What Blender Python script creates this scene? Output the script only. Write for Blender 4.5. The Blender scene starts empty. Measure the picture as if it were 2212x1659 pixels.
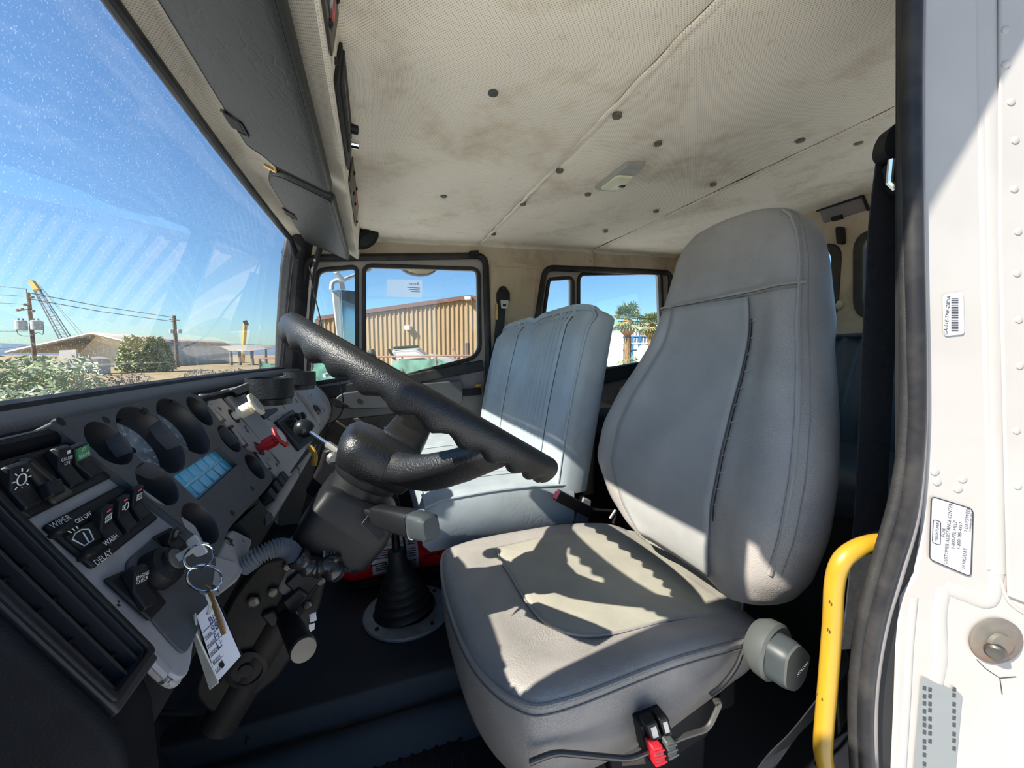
import bpy, bmesh, math, random
from mathutils import Vector, Matrix, noise
from mathutils.geometry import tessellate_polygon
random.seed(7)
SC = bpy.context.scene
COL = SC.collection
# ------------------------------------------------------------------ camera
FPX, CU, CV = 831.0, 1106.0, 829.5            # focal length in pixels of the 2212 x 1659 frame
YAW, PIT = math.radians(19.7), math.radians(4.44)
FW = Vector((math.sin(YAW)*math.cos(PIT), math.cos(YAW)*math.cos(PIT), -math.sin(PIT)))
RT = Vector((math.cos(YAW), -math.sin(YAW), 0))
UP = RT.cross(FW)
cd = bpy.data.cameras.new('camera'); cd.sensor_width = 36; cd.lens = FPX/2212*36
cd.clip_start = 0.01; cd.clip_end = 5000
cam = bpy.data.objects.new('camera', cd); COL.objects.link(cam)
cam.matrix_world = Matrix((RT, UP, -FW)).transposed().to_4x4()
SC.camera = cam
# ------------------------------------------------------------------ sky, sun, exposure
w = bpy.data.worlds.new('world'); SC.world = w; w.use_nodes = True
nt = w.node_tree; nt.nodes.clear()
sky = nt.nodes.new('ShaderNodeTexSky'); hs_ = nt.nodes.new('ShaderNodeHueSaturation'); bg = nt.nodes.new('ShaderNodeBackground'); wo = nt.nodes.new('ShaderNodeOutputWorld')
sky.sky_type = 'NISHITA'; sky.sun_disc = False; sky.sun_elevation = math.radians(41.5); sky.sun_rotation = math.radians(259.2)
sky.altitude = 300; sky.air_density = 1.0; sky.dust_density = .75; sky.ozone_density = 1.5
hs_.inputs['Saturation'].default_value = 1.08
tint = nt.nodes.new('ShaderNodeMix'); tint.data_type = 'RGBA'; tint.blend_type = 'MULTIPLY'; tint.inputs[0].default_value = 1; tint.inputs[7].default_value = (.72, .975, 1.15, 1)   # white balance
nt.links.new(sky.outputs[0], hs_.inputs['Color']); nt.links.new(hs_.outputs[0], tint.inputs[6]); nt.links.new(tint.outputs[2], bg.inputs[0]); nt.links.new(bg.outputs[0], wo.inputs[0])
bg.inputs['Strength'].default_value = .108
sun = bpy.data.lights.new('sun', 'SUN'); sun.energy = 7.4; sun.angle = math.radians(.53); sun.color = (1, .93, .82)
so = bpy.data.objects.new('sun', sun); COL.objects.link(so)
SUN_DIR = Vector((1, .19, -.90))
so.rotation_euler = SUN_DIR.to_track_quat('-Z', 'Y').to_euler()
so.location = (-6, -1, 8)
vs = SC.view_settings
vs.view_transform = 'Standard'; vs.look = 'None'; vs.gamma = 1; vs.use_curve_mapping = False; vs.exposure = 0.75
SC.cycles.diffuse_bounces = 5; SC.cycles.glossy_bounces = 3; SC.cycles.max_bounces = 8; SC.cycles.transparent_max_bounces = 16
SC.cycles.sample_clamp_indirect = 6
# ------------------------------------------------------------------ helpers
V = Vector
def ray(u, v):
    return FW + RT*((u-CU)/FPX) - UP*((v-CV)/FPX)
def onX(u, v, X): r = ray(u, v); return r*(X/r.x)
def onY(u, v, Y): r = ray(u, v); return r*(Y/r.y)
def onZ(u, v, Z): r = ray(u, v); return r*(Z/r.z)
def onP(u, v, p, n): r = ray(u, v); return r*(p.dot(n)/r.dot(n))
def at(u, v, d): return ray(u, v)*d            # d = depth along the optical axis
WL = {}
def wloc(o): return WL.get(o.name, V((0, 0, 0)))
def setp(o, label=None, cat=None, group=None, kind=None):
    if label: o['label'] = label
    if cat: o['category'] = cat
    if group: o['group'] = group
    if kind: o['kind'] = kind
    return o
def thing(name, loc, label=None, cat=None, group=None, kind=None):
    o = bpy.data.objects.new(name, None); COL.objects.link(o); o.empty_display_size = .05
    o.location = loc; WL[o.name] = V(loc)
    return setp(o, label, cat, group, kind)
class Fr:                                      # local frame
    def __init__(s, o, a, b, c=None):
        s.o = V(o); s.a = V(a).normalized(); s.b = V(b).normalized(); s.c = V(c).normalized() if c is not None else s.a.cross(s.b).normalized()
    def p(s, a, b, c=0): return s.o + s.a*a + s.b*b + s.c*c
    def l(s, P): d = P-s.o; return (d.dot(s.a), d.dot(s.b))
    def uv(s, u, v, c=0):                      # pixel -> local coordinates on the plane at height c
        return s.l(onP(u, v, s.o+s.c*c, s.c))
def fillet(pts, r, n=5):
    out = []; N = len(pts); pts = [V(p) for p in pts]
    for i, p in enumerate(pts):
        a = pts[i-1]-p; b = pts[(i+1) % N]-p
        rr = r[i] if isinstance(r, (list, tuple)) else r
        ra = min(rr, a.length*.49); rb = min(rr, b.length*.49)
        if rr <= 0: out.append(p); continue
        A = p+a.normalized()*ra; B = p+b.normalized()*rb
        for k in range(n+1):
            t = k/n; out.append(A*(1-t)**2 + p*2*t*(1-t) + B*t*t)
    return out
def smooth_path(pts, n=6, closed=False):       # Catmull-Rom
    pts = [V(p) for p in pts]; N = len(pts); out = []
    rng = range(N) if closed else range(N-1)
    for i in rng:
        p0 = pts[(i-1) % N] if closed or i > 0 else pts[0]*2-pts[1]
        p1 = pts[i]; p2 = pts[(i+1) % N]
        p3 = pts[(i+2) % N] if closed or i+2 < N else pts[-1]*2-pts[-2]
        for k in range(n):
            t = k/n
            out.append(.5*((2*p1)+(p2-p0)*t+(2*p0-5*p1+4*p2-p3)*t*t+(3*p1-p0-3*p2+p3)*t**3))
    if not closed: out.append(pts[-1])
    return out
def circ(o, a, b, r, n=24):
    return [V(o)+V(a)*r*math.cos(2*math.pi*k/n)+V(b)*r*math.sin(2*math.pi*k/n) for k in range(n)]
class MB:
    def __init__(s): s.v = []; s.f = []
    def add(s, vs_, fs): k = len(s.v); s.v += [V(x) for x in vs_]; s.f += [tuple(i+k for i in f) for f in fs]; return s
    def box(s, c, d, ax=None):
        c = V(c); A = ax or (V((1, 0, 0)), V((0, 1, 0)), V((0, 0, 1)))
        vs_ = [c+A[0]*(d[0]/2*i)+A[1]*(d[1]/2*j)+A[2]*(d[2]/2*k) for i in (-1, 1) for j in (-1, 1) for k in (-1, 1)]
        return s.add(vs_, [(0, 1, 3, 2), (4, 6, 7, 5), (0, 4, 5, 1), (2, 3, 7, 6), (0, 2, 6, 4), (1, 5, 7, 3)])
    def bb(s, x0, x1, y0, y1, z0, z1): return s.box(((x0+x1)/2, (y0+y1)/2, (z0+z1)/2), (x1-x0, y1-y0, z1-z0))
    def fbox(s, F, a0, a1, b0, b1, c0, c1): return s.prism([F.p(a0, b0, c0), F.p(a1, b0, c0), F.p(a1, b1, c0), F.p(a0, b1, c0)], F.c*(c1-c0))
    def prism(s, poly, vec):
        n = len(poly); vec = V(vec); P = [V(p) for p in poly]
        return s.add(P+[p+vec for p in P], [tuple(range(n))[::-1], tuple(range(n, 2*n))]+[(i, (i+1) % n, n+(i+1) % n, n+i) for i in range(n)])
    def plate(s, outer, holes, vec):           # polygon with holes, extruded
        loops = [[V(p) for p in outer]]+[[V(p) for p in h] for h in holes]
        flat = [p for l in loops for p in l]; n = len(flat); vec = V(vec)
        tris = tessellate_polygon(loops)
        fs = [tuple(t) for t in tris]+[tuple(i+n for i in t[::-1]) for t in tris]
        k = 0
        for l in loops:
            m = len(l)
            for i in range(m): fs.append((k+i, k+(i+1) % m, n+k+(i+1) % m, n+k+i))
            k += m
        return s.add(flat+[p+vec for p in flat], fs)
    def ringf(s, outer, inner, vec):           # frame between two loops of equal count
        n = len(outer); vec = V(vec); P = [V(p) for p in outer]+[V(p) for p in inner]; P = P+[p+vec for p in P]; fs = []
        for i in range(n):
            j = (i+1) % n
            fs += [(i, j, n+j, n+i), (2*n+j, 2*n+i, 3*n+i, 3*n+j), (i, 2*n+i, 2*n+j, j), (n+j, 3*n+j, 3*n+i, n+i)]
        return s.add(P, fs)
    def loft(s, rings, cap=True, closed=True, loop=False):
        n = len(rings[0]); vs_ = [p for r in rings for p in r]; fs = []; m = len(rings)
        for k in range(m if loop else m-1):
            for i in range(n if closed else n-1):
                j = (i+1) % n; a = k*n; b = ((k+1) % m)*n
                fs.append((a+i, a+j, b+j, b+i))
        if cap and closed and not loop: fs += [tuple(range(n))[::-1], tuple(range((m-1)*n, m*n))]
        return s.add(vs_, fs)
    def tube(s, pts, r, n=10, closed=False, cap=True, flat=None):
        pts = [V(p) for p in pts]; N = len(pts); rings = []; up = None
        for i, p in enumerate(pts):
            if closed: d = pts[(i+1) % N]-pts[i-1]
            else: d = pts[min(i+1, N-1)]-pts[max(i-1, 0)]
            if d.length < 1e-9: d = V((0, 0, 1))
            d.normalize()
            if up is None:
                up = V((0, 0, 1)) if abs(d.z) < .9 else V((1, 0, 0))
                if flat is not None: up = V(flat)
            elif flat is not None: up = V(flat)
            x = d.cross(up)
            if x.length < 1e-6: x = d.orthogonal()
            x.normalize(); y = x.cross(d).normalized(); up = y
            rr = r[i] if isinstance(r, list) else r
            ra, rb = rr if isinstance(rr, tuple) else (rr, rr)
            rings.append([p+x*ra*math.cos(2*math.pi*k/n)+y*rb*math.sin(2*math.pi*k/n) for k in range(n)])
        return s.loft(rings, cap=cap, loop=closed)
    def ribbon(s, pts, wv, th, tv):            # flat strap: centre points, width vectors, thickness along tv
        rings = []
        for i, p in enumerate(pts):
            wd = V(wv[i] if isinstance(wv, list) else wv)/2; t = V(tv[i] if isinstance(tv, list) else tv).normalized()*th/2; p = V(p)
            rings.append([p-wd-t, p+wd-t, p+wd+t, p-wd+t])
        return s.loft(rings)
    def lathe(s, prof, o, ax, n=24, ref=None, cap=True):
        ax = V(ax).normalized(); x = (V(ref) if ref is not None else ax.orthogonal()); x = (x-ax*x.dot(ax)).normalized(); y = ax.cross(x)
        rings = [[V(o)+ax*h+(x*math.cos(2*math.pi*k/n)+y*math.sin(2*math.pi*k/n))*max(r, 1e-5) for k in range(n)] for r, h in prof]
        return s.loft(rings, cap=cap)
    def ball(s, c, r, n=16, sc=(1, 1, 1)):
        c = V(c); rings = []
        for i in range(1, n//2):
            t = math.pi*i/(n//2)
            rings.append([c+V((r*sc[0]*math.sin(t)*math.cos(2*math.pi*k/n), r*sc[1]*math.sin(t)*math.sin(2*math.pi*k/n), r*sc[2]*math.cos(t))) for k in range(n)])
        return s.loft(rings)
    def grid(s, fn, nu, nv):
        vs_ = [fn(i/nu, j/nv) for i in range(nu+1) for j in range(nv+1)]
        return s.add(vs_, [(i*(nv+1)+j, (i+1)*(nv+1)+j, (i+1)*(nv+1)+j+1, i*(nv+1)+j+1) for i in range(nu) for j in range(nv)])
    def build(s, name, mat, parent=None, label=None, cat=None, group=None, kind=None, bev=0, sub=0, sharp=35, seg=2, solid=0):
        me = bpy.data.meshes.new(name)
        c = sum(s.v, V())/max(1, len(s.v))
        me.from_pydata([p-c for p in s.v], [], s.f); me.validate()
        bm = bmesh.new(); bm.from_mesh(me); bmesh.ops.recalc_face_normals(bm, faces=bm.faces); bm.to_mesh(me); bm.free()
        for p in me.polygons: p.use_smooth = True
        if sharp < 180: me.set_sharp_from_angle(angle=math.radians(sharp))
        me.materials.append(M[mat])
        o = bpy.data.objects.new(name, me); COL.objects.link(o)
        WL[o.name] = c.copy()
        if parent is not None: o.parent = parent; o.location = c-wloc(parent)
        else: o.location = c
        if solid: m = o.modifiers.new('s', 'SOLIDIFY'); m.thickness = solid
        if bev: m = o.modifiers.new('b', 'BEVEL'); m.width = bev; m.segments = seg; m.limit_method = 'ANGLE'; m.angle_limit = math.radians(35)
        if sub: m = o.modifiers.new('u', 'SUBSURF'); m.levels = sub; m.render_levels = sub
        return setp(o, label, cat, group, kind)
def text(s, F, a, b, c, size, mat, parent, align='CENTER', sx=1.0, name='lettering', shear=0, th=0):
    cu = bpy.data.curves.new('t', 'FONT'); cu.body = s; cu.size = size; cu.align_x = align; cu.align_y = 'CENTER'; cu.shear = shear; cu.resolution_u = 2; cu.extrude = th
    t = bpy.data.objects.new('t', cu); COL.objects.link(t)
    bpy.context.view_layer.update()
    me = bpy.data.meshes.new_from_object(t.evaluated_get(bpy.context.evaluated_depsgraph_get()))
    bpy.data.objects.remove(t); bpy.data.curves.remove(cu)
    mb = MB(); mb.add([F.p(a+p.co.x*sx, b+p.co.y, c+p.co.z) for p in me.vertices], [tuple(q.vertices) for q in me.polygons])
    bpy.data.meshes.remove(me)
    return mb.build(name, mat, parent, sharp=180)
def copy_part(o, parent, dw):                  # shared-mesh copy of a part, moved in the world by dw
    c = o.copy(); COL.objects.link(c); c.parent = parent
    WL[c.name] = wloc(o)+V(dw); c.location = WL[c.name]-(wloc(parent) if parent else V((0, 0, 0)))
    return c
# ------------------------------------------------------------------ materials
M = {}
def lin(h):
    h = h.lstrip('#'); o = []
    for i in (0, 2, 4):
        c = int(h[i:i+2], 16)/255; o.append(c/12.92 if c <= .04045 else ((c+.055)/1.055)**2.4)
    return tuple(o)+(1,)
def new(name):
    m = bpy.data.materials.new(name); m.use_nodes = True; M[name] = m; nt = m.node_tree; b = nt.nodes['Principled BSDF']; return m, nt, b
def N(nt, t, **k):
    n = nt.nodes.new('ShaderNode'+t)
    for a, x in k.items():
        if a.startswith('i_'): n.inputs[a[2:].replace('_', ' ')].default_value = x
        else: setattr(n, a, x)
    return n
def ramp(nt, src, pts):
    r = N(nt, 'ValToRGB'); nt.links.new(src, r.inputs[0]); E = r.color_ramp.elements
    E[0].position, E[0].color = pts[0][0], pts[0][1]; E[1].position, E[1].color = pts[-1][0], pts[-1][1]
    for p, c in pts[1:-1]: e = E.new(p); e.color = c
    return r.outputs[0]
def g(x): return (x, x, x, 1)
def coord(nt): return N(nt, 'TexCoord').outputs['Object']
def nz(nt, scale, detail=4, rough=.55, co=None):
    n = N(nt, 'TexNoise'); n.inputs['Scale'].default_value = scale; n.inputs['Detail'].default_value = detail; n.inputs['Roughness'].default_value = rough
    nt.links.new(co or coord(nt), n.inputs['Vector']); return n.outputs['Fac']
def mixc(nt, f, a, b, mode='MIX'):
    m = N(nt, 'Mix', data_type='RGBA', blend_type=mode)
    for s, x in ((m.inputs[0], f), (m.inputs[6], a), (m.inputs[7], b)):
        if hasattr(x, 'is_linked'): nt.links.new(x, s)
        else: s.default_value = x
    return m.outputs[2]
def mth(nt, op, a, b=0):
    m = N(nt, 'Math', operation=op)
    for s, x in ((m.inputs[0], a), (m.inputs[1], b)):
        if hasattr(x, 'is_linked'): nt.links.new(x, s)
        else: s.default_value = x
    return m.outputs[0]
def bump(nt, b, h, st, dist=.002):
    n = N(nt, 'Bump'); n.inputs['Strength'].default_value = st; n.inputs['Distance'].default_value = dist
    nt.links.new(h, n.inputs['Height']); nt.links.new(n.outputs[0], b.inputs['Normal'])
def pm(name, hexc, rough=.5, metal=0, var=.15, scale=12, bs=0, bscale=300, spec=.5, coat=0, dirt=None, da=.35):
    m, nt, b = new(name); c = lin(hexc) if isinstance(hexc, str) else hexc
    d = tuple(x*(1-var) for x in c[:3])+(1,); l = tuple(min(1, x*(1+var)) for x in c[:3])+(1,)
    f = nz(nt, scale, 2); col = ramp(nt, f, [(.3, d), (.7, l)])
    if dirt: col = mixc(nt, ramp(nt, nz(nt, scale*.35, 4, .7), [(.45, g(0)), (.75, g(da))]), col, lin(dirt))
    nt.links.new(col, b.inputs['Base Color'])
    b.inputs['Roughness'].default_value = rough; b.inputs['Metallic'].default_value = metal
    b.inputs['Specular IOR Level'].default_value = spec; b.inputs['Coat Weight'].default_value = coat
    if bs: bump(nt, b, nz(nt, bscale, 1), bs, .0015)
    return m
# plain ones
pm('black_plastic', '#141518', .5, spec=.3, var=.2, bs=.15, bscale=700)
pm('black_grain', '#17181a', .40, var=.25, bs=.55, bscale=330)
pm('rim_grain', '#17181a', .45, var=.25, bs=.45, bscale=620)
pm('black_matte', '#121315', .75, var=.3)
pm('rubber', '#1b1b1c', .6, var=.3, scale=30, bs=.2, bscale=500, dirt='#5a554d', da=.25)
pm('seal_rubber', '#1c1c20', .5, spec=.3, var=.25, scale=20, dirt='#6a655c', da=.3)
pm('floor_rubber', '#16181f', .5, var=.3, scale=9, bs=.35, bscale=900, dirt='#2b2c31', da=.4)
pm('dark_metal', '#1d1c1c', .6, .1, var=.3, scale=15, bs=.3, bscale=150, dirt='#332e2a', da=.4, spec=.3)
pm('cluster', '#4a4d52', .6, spec=.3, var=.1, scale=40, bs=.3, bscale=1200, dirt='#55544f', da=.3)
pm('gauge_wall', '#26272a', .45, var=.15)
pm('dial', '#8593a0', .25, var=.3, scale=60, dirt='#b3c2d0', da=.5)
pm('lettering_white', '#d9dadb', .5, var=.05)
pm('lettering_dim', '#9aa4ab', .5, var=.1)
pm('lettering_dark', '#33363c', .6, var=.1)
pm('green_lens', '#1e7a4a', .4, var=.1)
pm('blue_tile', '#3f9cc4', .3, var=.25, scale=50, coat=.3)
pm('blue_rim', '#86c9de', .35, var=.1)
pm('pad_vinyl', '#111317', .7, var=.25, scale=18, bs=.3, bscale=500, dirt='#232527', da=.3, spec=.12)
pm('cream_knob', '#e3d9c2', .4, var=.08)
pm('red_knob', '#b8202c', .35, var=.12)
pm('red_paint', '#c0101c', .3, var=.12, coat=.3)
pm('pink_button', '#e2607a', .3, var=.1)
pm('silver', '#b5b7b8', .35, .4, var=.12)
pm('chrome', '#dfe2e6', .12, 1, var=.05)
pm('brass', '#c6a26b', .3, 1, var=.15)
pm('dull_metal', '#6f6f6d', .5, .6, var=.2, dirt='#5d4a3a', da=.4)
pm('aluminium_plate', '#9aa0a3', .5, .5, var=.15, bs=.2, bscale=400, dirt='#55585a', da=.5)
pm('rusty_plate', '#6a665f', .55, .3, var=.2, scale=25, dirt='#6e4527', da=.8)
pm('white_paint', '#a5a19d', .4, var=.04, scale=8, coat=.15, dirt='#8a8279', da=.3)
pm('white_label', '#b9babd', .4, var=.03)
pm('grey_label', '#777c7d', .5, var=.08, dirt='#606465', da=.4)
pm('grab_grey', '#44474a', .5, var=.1)
pm('yellow_paint', '#a5811f', .4, var=.06, coat=.15, dirt='#8a6a25', da=.12)
pm('hose_grey', '#6d7278', .5, var=.15)
pm('belt_web', '#26272c', .8, var=.3, scale=120, bs=.4, bscale=1500)
pm('knob_grey', '#454947', .5, var=.08)
pm('knob_dark', '#33393b', .5, var=.1)
pm('trim_grey', '#757170', .6, var=.1, dirt='#6a625c', da=.4)
pm('door_carpet', '#4a4642', .95, var=.3, scale=40, bs=.6, bscale=600)
pm('panel_brown', '#3a352f', .45, var=.1, dirt='#37322d', da=.4)
pm('vent_grey', '#2a2b30', .5, var=.12, dirt='#44433f', da=.3, spec=.3)
pm('dome_lens', '#cfd0b0', .35, var=.1)
pm('dome_grey', '#9a9a90', .5, var=.08)
pm('handle_ball', '#1b1c1e', .3, var=.1)
pm('tape_black', '#202124', .25, var=.3, scale=60, bs=.6, bscale=120)
pm('clear_plastic', '#c7ccc9', .15, var=.2, scale=40)
pm('rear_vinyl', '#2c3c46', .4, var=.15, bs=.2, bscale=300)
pm('bolt_metal', '#55534f', .4, .7, var=.2)
# outdoors
pm('tan_metal', '#a58d6c', .6, var=.05, scale=2)
pm('brown_metal', '#6b4f45', .6, var=.1)
pm('mesh_green', '#4c786a', .9, var=.3, scale=3, bs=.8, bscale=8)
pm('rust_pipe', '#7a5a4e', .7, var=.2)
pm('white_wall', '#d8d6d0', .8, var=.06, scale=.5, dirt='#9c978e', da=.4)
pm('tan_wall', '#dccfb9', .85, var=.12, scale=3)
pm('roof_grey', '#8f8a84', .8, var=.12)
pm('shade_grey', '#6f7274', .8, var=.1)
pm('pole_wood', '#6b5a4c', .9, var=.3, scale=6)
pm('transformer_grey', '#b0b6b8', .5, var=.08)
pm('crane_steel', '#4d6273', .6, var=.15)
pm('crane_yellow', '#c99a3a', .5, var=.1)
pm('wire', '#3a4048', .7, var=.1)
pm('palm_leaf', '#868e5c', .7, var=.35, scale=6)
pm('palm_dark', '#5c6b3c', .75, var=.35, scale=4)
pm('palm_trunk', '#8a7152', .9, var=.35, scale=8)
pm('palm_skirt', '#a8753f', .9, var=.35, scale=6)
pm('leaf_green', '#7c8a5e', .7, var=.4, scale=5)
pm('leaf_pale', '#9aa585', .7, var=.35, scale=5)
pm('twig', '#8c7860', .9, var=.2)
pm('dirt', '#96835f', .95, var=.2, scale=.6, dirt='#7d6d52', da=.5)
pm('bounce_white', '#dadad8', .9, var=.05, scale=1.5)  # near-white surface of the added pad that reflects sunlight
pm('rock_grey', '#7d766c', .9, var=.35, scale=1.2)
pm('hills', '#5d7186', 1, var=.08, scale=.02)
pm('blue_steel', '#3b78ab', .6, var=.1)
pm('mirror_tan', '#c9b48f', .3, var=.08)
pm('door_white', '#d2cfca', .4, var=.04)
pm('mirror_face', '#9fb6c6', .08, 1, var=.02)
pm('ink_black', '#26262e', .6, var=.1)
pm('ink_blue', '#3a3f73', .6, var=.1)
pm('paper', '#dcdee8', .6, var=.03)
# vinyl / leather with creases
def vinyl(name, hexc, rough, st, cell=55, fine=700, dirt=None):
    m, nt, b = new(name); c = lin(hexc); co = coord(nt)
    col = ramp(nt, nz(nt, 7, 3, .6, co), [(.3, tuple(x*.86 for x in c[:3])+(1,)), (.7, tuple(min(1, x*1.12) for x in c[:3])+(1,))])
    if dirt: col = mixc(nt, ramp(nt, nz(nt, 5, 3, .7, co), [(.5, g(0)), (.8, g(.5))]), col, lin(dirt))
    nt.links.new(col, b.inputs['Base Color']); b.inputs['Roughness'].default_value = rough; b.inputs['Specular IOR Level'].default_value = .5
    vo = N(nt, 'TexVoronoi', feature='DISTANCE_TO_EDGE'); vo.inputs['Scale'].default_value = cell
    wv = N(nt, 'VectorMath', operation='ADD'); nn = N(nt, 'TexNoise'); nn.inputs['Scale'].default_value = 14; nt.links.new(co, nn.inputs['Vector'])
    sc = N(nt, 'VectorMath', operation='SCALE'); sc.inputs['Scale'].default_value = .06; nt.links.new(nn.outputs['Color'], sc.inputs[0])
    nt.links.new(co, wv.inputs[0]); nt.links.new(sc.outputs[0], wv.inputs[1]); nt.links.new(wv.outputs[0], vo.inputs['Vector'])
    cr = ramp(nt, vo.outputs['Distance'], [(0, g(0)), (.12, g(1))])
    msk = ramp(nt, nz(nt, 9, 3, .5, co), [(.40, g(.25)), (.62, g(1))])
    cr = mixc(nt, msk, cr, g(1))
    h = mth(nt, 'ADD', cr, mth(nt, 'MULTIPLY', nz(nt, fine, 2, .5, co), .5))
    bump(nt, b, h, st, .0015)
    return m
vinyl('seat_vinyl', '#928d88', .40, .38, 170, 600)
pm('stitch', '#7d7a77', .9, var=.1, spec=.1)
vinyl('seat_cloth', '#969285', .75, .12, 40, 1500)
vinyl('seat_cloth_grey', '#8f8e8c', .7, .12, 40, 1500)
vinyl('bench_vinyl', '#97a0a5', .42, .12, 30, 500, '#a1a59f')
vinyl('visor_vinyl', '#1f2222', .5, .35, 34, 600)
vinyl('wheel_vinyl', '#17181a', .5, .5, 220, 420)
# headliner: perforated stained cloth
def headliner(name, base, stain, dots=True, sa=.6):
    m, nt, b = new(name); co = coord(nt)
    col = ramp(nt, nz(nt, 2.2, 3, .6, co), [(.3, lin(base)), (.72, tuple(x*.84 for x in lin(base)[:3])+(1,))])
    f = ramp(nt, nz(nt, 3.1, 5, .72, co), [(.5, g(0)), (.78, g(sa))]); col = mixc(nt, f, col, lin(stain))
    f2 = ramp(nt, nz(nt, 45, 2, .6, co), [(.62, g(0)), (.8, g(.35))]); col = mixc(nt, f2, col, lin(stain))
    if dots:
        mp = N(nt, 'Mapping'); mp.inputs['Scale'].default_value = (215, 215, 215); mp.inputs['Rotation'].default_value = (0, 0, .78); nt.links.new(co, mp.inputs[0])
        sxyz = N(nt, 'SeparateXYZ'); nt.links.new(mp.outputs[0], sxyz.inputs[0])
        fr = [mth(nt, 'SUBTRACT', mth(nt, 'FRACT', sxyz.outputs[i]), .5) for i in (0, 1)]
        d = mth(nt, 'ADD', mth(nt, 'MULTIPLY', fr[0], fr[0]), mth(nt, 'MULTIPLY', fr[1], fr[1]))
        dm = ramp(nt, d, [(.03, g(.55)), (.08, g(0))])
        col = mixc(nt, dm, col, tuple(x*.45 for x in lin(stain)[:3])+(1,))
    nt.links.new(col, b.inputs['Base Color']); b.inputs['Roughness'].default_value = .95; b.inputs['Specular IOR Level'].default_value = .1
    bump(nt, b, nz(nt, 9, 4, .6, co), .35, .012)
headliner('headliner', '#f8efdb', '#b0946f', True, .8)
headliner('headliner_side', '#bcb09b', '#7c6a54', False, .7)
headliner('header_cloth', '#e4dccb', '#a08a69', True, .6)
# chipped grey dashboard paint
m, nt, b = new('dash_paint'); co = coord(nt)
f = ramp(nt, nz(nt, 22, 4, .7, co), [(.61, g(0)), (.63, g(1))])
f2 = ramp(nt, nz(nt, 4, 3, .7, co), [(.5, g(0)), (.8, g(.6))])
col = mixc(nt, f2, lin('#97979b'), lin('#716d68')); col = mixc(nt, f, col, lin('#26221f'))
nt.links.new(col, b.inputs['Base Color']); b.inputs['Roughness'].default_value = .55; bump(nt, b, nz(nt, 900, 2, .5, co), .2, .001)
# glass: thin pane, clear with mirror reflection by Fresnel; optional dust film
def glass(name, tint=(1, 1, 1, 1), dust=0, dscale=1.0):
    m, nt, b = new(name); nt.nodes.remove(b); out = nt.nodes['Material Output']
    tr = N(nt, 'BsdfTransparent'); tr.inputs[0].default_value = tint; gl = N(nt, 'BsdfGlossy'); gl.inputs['Roughness'].default_value = .0
    lw = N(nt, 'LayerWeight'); lw.inputs[0].default_value = .5; fr = mth(nt, 'ADD', mth(nt, 'MULTIPLY', mth(nt, 'POWER', lw.outputs['Facing'], 4.5), 1.0), .07); mx = N(nt, 'MixShader'); nt.links.new(fr, mx.inputs[0]); nt.links.new(tr.outputs[0], mx.inputs[1]); nt.links.new(gl.outputs[0], mx.inputs[2])
    res = mx.outputs[0]
    if dust:
        co = coord(nt)
        df = N(nt, 'BsdfTranslucent'); df.inputs[0].default_value = (.8, .86, .92, 1)
        di = N(nt, 'BsdfDiffuse'); di.inputs[0].default_value = (.8, .86, .92, 1); ad = N(nt, 'MixShader'); nt.links.new(df.outputs[0], ad.inputs[1]); nt.links.new(di.outputs[0], ad.inputs[2])
        sp = ramp(nt, nz(nt, 330, 1, .5, co), [(.62, g(0)), (.72, g(1))])
        # wiper arcs: concentric rings round a pivot below the pane
        mp = N(nt, 'Mapping'); mp.inputs['Location'].default_value = (0, .25, .55); nt.links.new(co, mp.inputs[0])
        wv = N(nt, 'TexWave', wave_type='RINGS', rings_direction='X'); wv.inputs['Scale'].default_value = 9; wv.inputs['Distortion'].default_value = 3; wv.inputs['Detail'].default_value = 1; wv.inputs['Detail Scale'].default_value = 2; nt.links.new(mp.outputs[0], wv.inputs[0])
        arc = ramp(nt, wv.outputs['Fac'], [(.6, g(0)), (.95, g(1))])
        arc = mth(nt, 'MULTIPLY', arc, ramp(nt, nz(nt, 3.5, 2, .6, co), [(.4, g(0)), (.65, g(1))]))
        film = nz(nt, 2.5, 3, .6, co)
        tot = mth(nt, 'ADD', mth(nt, 'ADD', mth(nt, 'MULTIPLY', sp, .15), mth(nt, 'MULTIPLY', arc, .022)), mth(nt, 'MULTIPLY', film, .035))
        tot = mth(nt, 'MULTIPLY', tot, dust)
        m2 = N(nt, 'MixShader'); nt.links.new(tot, m2.inputs[0]); nt.links.new(res, m2.inputs[1]); nt.links.new(ad.outputs[0], m2.inputs[2]); res = m2.outputs[0]
    nt.links.new(res, out.inputs[0])
glass('window_glass', (.95, .97, .975, 1), 0)
glass('windshield_glass', (.95, .975, .98, 1), 1.0)
m, nt, b = new('notice_paper'); out = nt.nodes['Material Output']; tr = N(nt, 'BsdfTransparent'); mx = N(nt, 'MixShader'); mx.inputs[0].default_value = .45
df = N(nt, 'BsdfTranslucent'); df.inputs[0].default_value = (.85, .9, .95, 1); nt.nodes.remove(b)
nt.links.new(tr.outputs[0], mx.inputs[1]); nt.links.new(df.outputs[0], mx.inputs[2]); nt.links.new(mx.outputs[0], out.inputs[0])
# ================================================================== the cab shell (camera at the origin, ground at z = -2.05)
GZ = -2.05; FLZ = -.95; TZ = -.83; YN = .25; YF = 2.08; XR = 1.89
def CZ(x): return .567+.04*x
def struct(name, loc=(0, 0, 0)): return thing(name, loc, kind='structure')
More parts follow.
